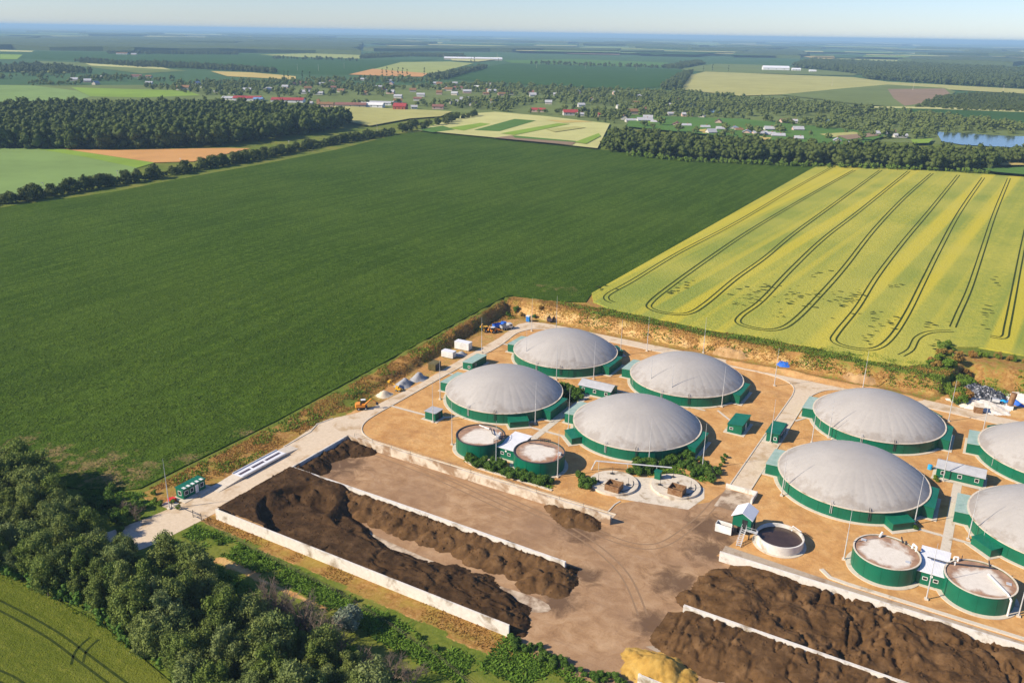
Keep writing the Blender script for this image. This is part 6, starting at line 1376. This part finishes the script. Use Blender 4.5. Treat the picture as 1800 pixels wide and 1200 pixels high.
H_ = [  # px, py, length, width, height, roof, wall, label
 (323, 159, 26, 12, 8, 'rust', 'white', 'white house with brown roofs standing alone at the lime field edge'),
 (384, 163, 14, 10, 4, 'grey_roof', 'white', 'low grey roofed house right of the lone white house'), (412, 166, 18, 11, 5, 'grey_roof', 'white', 'grey roofed white house beyond the oak forest'),
 (403, 176, 22, 12, 5, 'white', 'white', 'white shed left of the long red roof'), (436, 177, 38, 16, 6, 'roof_red', 'white', 'long red roofed building next to the blue roofed one'),
 (455, 178, 16, 12, 5, 'roof_blue', 'white', 'building with blue roof beside the long red roof'), (507, 180, 44, 18, 6, 'roof_red', 'white', 'largest red roofed building behind the oak forest'),
 (545, 184, 10, 9, 4, 'white', 'wall_tan', 'small pale house right of the largest red roof'), (573, 188, 26, 12, 6, 'rust', 'wall_pink', 'pinkish brick building with flat brown roof'), (560, 187, 4, 4, 9, 'rust', 'wall_brick', 'narrow brick tower beside the pinkish building'),
 (617, 189, 40, 12, 6, 'roof_brown', 'wall_tan', 'long brown roofed barn at the straw field'), (655, 189, 30, 14, 6, 'white', 'white', 'white gabled farm building right of the long brown barn'), (668, 185, 36, 10, 5, 'grey_roof', 'white', 'long grey roofed building behind the white farm building'),
 (704, 194, 20, 16, 9, 'roof_red', 'wall_brick', 'tall red brick building with red roof'), (728, 192, 10, 9, 5, 'grey_roof', 'white', 'small grey house right of the tall brick building'), (770, 192, 18, 12, 6, 'roof_brown', 'wall_pink', 'pink house at the right end of the straw field'),
 (560, 167, 18, 9, 5, 'white', 'white', 'white house deep in the village trees above the brown barn'), (672, 159, 16, 9, 5, 'roof_brown', 'wall_pink', 'pinkish house amid trees in the upper village'), (640, 142, 16, 8, 5, 'white', 'white', 'white house near the orange striped field'),
 (684, 144, 12, 8, 4, 'white', 'white', 'small white house below the poplar row'), (768, 149, 16, 8, 5, 'white', 'white', 'white house below the diagonal tree belt'), (806, 158, 20, 10, 6, 'roof_brown', 'white', 'brown roofed white house with a tall gable mid village'),
 (838, 155, 40, 9, 4, 'white', 'wall_tan', 'long pale shed mid village'), (860, 152, 14, 10, 6, 'white', 'white', 'bright white house mid village'), (897, 167, 12, 8, 5, 'roof_brown', 'white', 'small brown roofed house right of the mid village'),
 (854, 167, 12, 8, 4, 'rust', 'wall_pink', 'small pink house mid village'), (800, 148, 12, 8, 4, 'grey_roof', 'white', 'grey roofed house at the upper village edge'), (978, 169, 12, 8, 5, 'white', 'white', 'white house at the right village edge'),
 (946, 197, 22, 9, 5, 'roof_red', 'wall_pink', 'red roofed house at the striped fields'), (1002, 203, 22, 14, 7, 'roof_red', 'white', 'bright red roofed house above the striped fields'), (1020, 204, 12, 9, 4, 'grey_roof', 'white', 'pale house right of the bright red roof'), (1057, 206, 10, 9, 5, 'roof_red', 'wall_pink', 'small red gabled house at the wood corner'),
 (1110, 215, 18, 9, 4, 'grey_roof', 'white', 'white house at the left of the garden rows'), (1133, 216, 22, 11, 6, 'white', 'white', 'white gabled house at the left of the garden rows'), (1150, 218, 10, 8, 4, 'grey_roof', 'wall_tan', 'grey cottage beside the white gabled house'),
 (1180, 203, 12, 8, 4, 'grey_roof', 'white', 'small house by the river bend'), (1207, 205, 16, 8, 5, 'white', 'wall_pink', 'pale house on the river bank'), (1234, 207, 12, 8, 4, 'white', 'white', 'white cottage on the river bank'), (1189, 223, 18, 10, 5, 'roof_brown', 'wall_pink', 'brown roofed house in the garden rows'),
 (1205, 224, 14, 8, 4, 'grey_roof', 'wall_tan', 'grey roofed cottage in the garden rows'), (1239, 227, 12, 8, 4, 'white', 'wall_pink', 'small pale cottage above the golden plot'), (1267, 231, 13, 9, 5, 'white', 'white', 'white cottage right of the golden plot'), (1289, 229, 18, 9, 4, 'grey_roof', 'white', 'grey roofed house behind the right wood'),
 (1298, 232, 10, 8, 4, 'rust', 'wall_tan', 'rusty roofed cottage behind the right wood'), (1312, 237, 15, 9, 5, 'white', 'wall_pink', 'pale house behind the right wood'), (1335, 239, 18, 9, 5, 'grey_roof', 'wall_pink', 'grey roofed house in the cottage cluster'), (1352, 232, 14, 10, 6, 'white', 'white', 'white gabled house in the cottage cluster'),
 (1353, 241, 12, 9, 5, 'grey_roof', 'wall_tan', 'grey cottage in the cottage cluster'), (1367, 243, 16, 9, 5, 'grey_roof', 'white', 'pale house at the right of the cottage cluster'), (1381, 217, 18, 9, 5, 'roof_brown', 'wall_pink', 'pinkish house among trees near the river'), (1403, 248, 10, 8, 5, 'white', 'wall_pink', 'small gabled house above the right wood'), (1395, 216, 10, 8, 4, 'grey_roof', 'white', 'grey cottage near the river'),
 (1471, 252, 10, 8, 5, 'white', 'wall_tan', 'small pale house between brown garden plots'), (1547, 239, 14, 9, 5, 'white', 'white', 'white house left of the lake'), (1564, 236, 12, 8, 5, 'roof_brown', 'wall_pink', 'brown roofed house left of the lake'), (1582, 242, 16, 9, 4, 'grey_roof', 'white', 'grey roofed house near the lake'), (1493, 256, 9, 8, 4, 'white', 'white', 'tiny white cottage above the right wood'),
 (240, 136, 26, 9, 5, 'roof_brown', 'wall_pink', 'pinkish farmstead far left in the trees'), (262, 137, 14, 9, 5, 'rust', 'wall_tan', 'brown cottage far left in the trees'), (175, 138, 16, 9, 5, 'white', 'white', 'white house far left in the trees'), (215, 96, 40, 12, 6, 'rust', 'white', 'farm buildings beside the distant left field'), (236, 97, 24, 12, 6, 'white', 'wall_tan', 'pale barn beside the distant left field')]
M['white_h'] = simple('whitewash', (.44, .42, .38), (.54, .52, .47), .3, .9, .1); M['roof_red'] = simple('red_roof', (.27, .04, .04), (.36, .06, .055), .3, .7, .2); M['roof_blue'] = simple('blue_roof', (.12, .22, .42), (.18, .30, .5), .3, .6, .2)
M['roof_brown'] = simple('brown_roof', (.19, .085, .065), (.26, .13, .10), .3, .8, .2); M['wall_pink'] = simple('pink_plaster', (.48, .33, .27), (.56, .41, .34), .3, .9, .1)
M['wall_tan'] = simple('tan_plaster', (.46, .40, .32), (.55, .49, .40), .3, .9, .1); M['wall_brick'] = simple('red_brick', (.30, .09, .05), (.38, .13, .08), .5, .9, .1)
hp = np.array([PF(h[0], h[1]) for h in H_])
def house(px, py, l, w, h, roof, wl, label, rot=0, name='village_house', cat='house', grp='village houses'):
    if l <= 26 and name == 'village_house': l, w, h = l*.8, w*.88, h*.95; wl = 'white_h' if wl == 'white' else wl; roof = 'grey_roof' if roof == 'white' else roof
    u, v = PF(px, py); t = thing(name, label, cat, u, v, F(v)+.2, rot, grp); he = h*.58; a, b = l/2, w/2
    q = MB().box(-a, a, -b, b, 0, he); k = len(q.v); q.v += [(-a, -b, he), (-a, b, he), (-a, 0, h), (a, -b, he), (a, b, he), (a, 0, h)]; q.f += [(k, k+2, k+1), (k+3, k+4, k+5)]; q.build('wall', wl, t)
    q = MB(); o = .5
    for s in (-1, 1):
        q.quad(*[(x, y, z+.06) for x, y, z in ((-a-o, s*(b+o), he-o*.6), (a+o, s*(b+o), he-o*.6), (a+o, 0, h), (-a-o, 0, h))])
        q.quad(*[(x, y, z+.3) for x, y, z in ((-a-o, s*(b+o), he-o*.6), (a+o, s*(b+o), he-o*.6), (a+o, 0, h), (-a-o, 0, h))])
    r_ = q.build('roof', roof, t)
    if l < 30 and h < 9: MB().box(a*.3, a*.3+.8, -.4, .4, h-.3, h+1.0).build('chimney', 'wall_brick', r_)
    for x in np.linspace(-a*.6, a*.6, 2 if l < 16 else 3): MB().box(x-.6, x+.6, -b-.06, -b-.005, he*.35, he*.75).build('window', 'glass', t)
    return t
rh = random.Random(8)
for h in H_: house(*h, rot=rh.choice([30, 20, 38, 26, 30, 100, 34])+rh.uniform(-6, 6) if h[2] < 20 else 30+rh.uniform(-8, 6))
house(1363, 124, 78, 26, 13, 'white_roof', 'white', 'very long white hall in the far straw coloured field', 24, 'hall', 'hall', None)
house(1399, 125, 26, 14, 8, 'white_roof', 'white', 'lower white annex at the right end of the far white hall', 24, 'hall', 'hall', None)
house(1428, 127, 20, 10, 6, 'white_roof', 'white', 'small white building right of the far white hall', 24, 'hall', 'hall', None)
house(832, 106, 210, 22, 10, 'white_roof', 'wall_tan', 'far pale farm hall row on the hill behind the fields', 30, 'hall', 'hall', None)
cot = scatter(PFs([(60, 140), (380, 150), (620, 146), (760, 146), (960, 160), (1190, 172), (1200, 200), (1300, 216), (1500, 236), (1540, 246), (1480, 256), (1300, 244), (1110, 224), (1060, 208), (900, 190), (760, 184), (560, 176), (380, 168), (250, 152), (60, 148)]), 62, .5, 15)
rng.shuffle(cot); cot = cot[((cot[:, None, :]-hp[None])**2).sum(2).min(1) > 26**2]
for i, (cu, cv) in enumerate(cot[:60]):
    roof = rh.choice(['grey_roof', 'grey_roof', 'grey_roof', 'roof_brown', 'rust'])
    t = thing('village_cottage', {'grey_roof': 'small grey roofed cottage amid the village trees', 'roof_brown': 'small brown roofed cottage amid the village trees', 'rust': 'small rust roofed cottage amid the village trees'}[roof], 'house', cu, cv, F(cv)+.2, rh.choice([30, 25, 40, 110])+rh.uniform(-8, 8), 'village cottages')
    a, b, he, hr = rh.uniform(4.5, 7), rh.uniform(3.4, 4.6), rh.uniform(2.8, 3.4), rh.uniform(5, 6.2); q = MB().box(-a, a, -b, b, 0, he); k = len(q.v); q.v += [(-a, -b, he), (-a, b, he), (-a, 0, hr), (a, -b, he), (a, b, he), (a, 0, hr)]; q.f += [(k, k+2, k+1), (k+3, k+4, k+5)]; q.build('wall', rh.choice(['white_h', 'white_h', 'wall_tan', 'wall_pink']), t)
    q = MB()
    for s_ in (-1, 1): q.quad((-a-.5, s_*(b+.5), he-.2), (a+.5, s_*(b+.5), he-.2), (a+.5, 0, hr+.1), (-a-.5, 0, hr+.1)); q.quad((-a-.5, s_*(b+.5), he), (a+.5, s_*(b+.5), he), (a+.5, 0, hr+.3), (-a-.5, 0, hr+.3))
    q.build('roof', roof, t)
hp = np.concatenate([hp, cot[:60]])
d2 = ((vp[:, None, :]-hp[None])**2).sum(2).min(1); vp = vp[d2 > 7.5**2]
# trees just in front of each house are kept clear so that its roof shows
dv_ = hp/np.linalg.norm(hp, axis=1, keepdims=True)
mass('village_trees', [], 6, 12.5, 'leaf_village', 'crowds of garden trees and copses in the village belt', 10, 1.25, extra=vp)
pop = crown_mesh('crown', 70, 22.0, 2.1, 14, 420, .8, z0=.03, ic=ICO1, core=.85); pop.materials.append(M['leaf_far'])
for i, (px, py) in enumerate(((1236, 127), (1252, 126), (1280, 127), (672, 135), (680, 136), (690, 136), (700, 136), (708, 137), (716, 137), (746, 134), (828, 113), (834, 113), (876, 112), (500, 141), (507, 142), (532, 142), (545, 143), (1498, 208), (1504, 208), (1510, 209))):
    u, v = PF(px, py); make_tree('poplar_tree', [pop], near_trunks, u, v, F(v), rt.uniform(.8, 1.1), 'slim dark poplar standing up at the village and field edges', 'poplars at the field edges', r=rt)
# power poles
def pole(px, py, h, label, lean=0):
    u, v = PF(px, py); t = thing('power_pole', label, 'power pole', u, v, F(v)-.2, rt.uniform(0, 90), 'pale power poles')
    w = max(.14, h*.014); MB().tube((0, 0, 0), (lean*h*.1, 0, h), w, w*.7, 7).build('shaft', 'concrete', t); MB().box(-h*.09, h*.09, -.08, .08, h*.93, h*.93+.2).build('crossarm', 'steel', t); return t
for px, py, h, lb in ((78, 346, 9, 'leaning pale pole in the hedgerow near the left frame edge'), (209, 320, 8, 'pale pole in the hedgerow below the mint coloured field'), (319, 297, 8, 'pale pole in the hedgerow below the orange field'), (423, 283, 9, 'pale pole in the hedgerow right of the orange field'),
    (509, 266, 9, 'pale pole in the hedgerow under the oak forest'), (663, 233, 9, 'pale pole near the end of the hedgerow'), (523, 124, 15, 'far white pole in the dark green field, leftmost'), (560, 125, 15, 'far white pole in the dark green field, second from left'), (605, 121, 15, 'far white pole in the dark green field by the orange striped field'),
    (780, 104, 18, 'far white pole left of the pale farm halls'), (874, 104, 22, 'tall far mast right of the pale farm halls'), (943, 121, 15, 'far white pole at the rim of the big dark field'), (1029, 122, 15, 'far white pole on the right rim of the big dark field'), (1118, 126, 14, 'far white pole near the diagonal tree belt'),
    (1462, 153, 16, 'white pole in the straw coloured field'), (1604, 160, 18, 'leaning white pole by the brownish field'), (1762, 167, 18, 'white pole at the edge of the right forest')):
    pole(px, py, h, lb, .6 if 'leaning' in lb else 0)

# ------------------------------------------------------------------ air
HB = MB().box(-52000, 52000, -52000, 52000, -1.2, 118)
hz, hnt, hb = newmat('haze'); hnt.nodes.remove(hb); pv = add(hnt, 'ShaderNodeVolumePrincipled')
pv.inputs['Color'].default_value = (.46, .72, .96, 1); pv.inputs['Density'].default_value = HAZE_D; pv.inputs['Anisotropy'].default_value = 0.0
pv.inputs['Density Attribute'].default_value = ''
hnt.links.new(pv.outputs[0], hnt.nodes['Material Output'].inputs['Volume'])
ho = HB.build('haze', hz); tag(ho, 'blue haze over the far land', 'haze', kind='stuff')
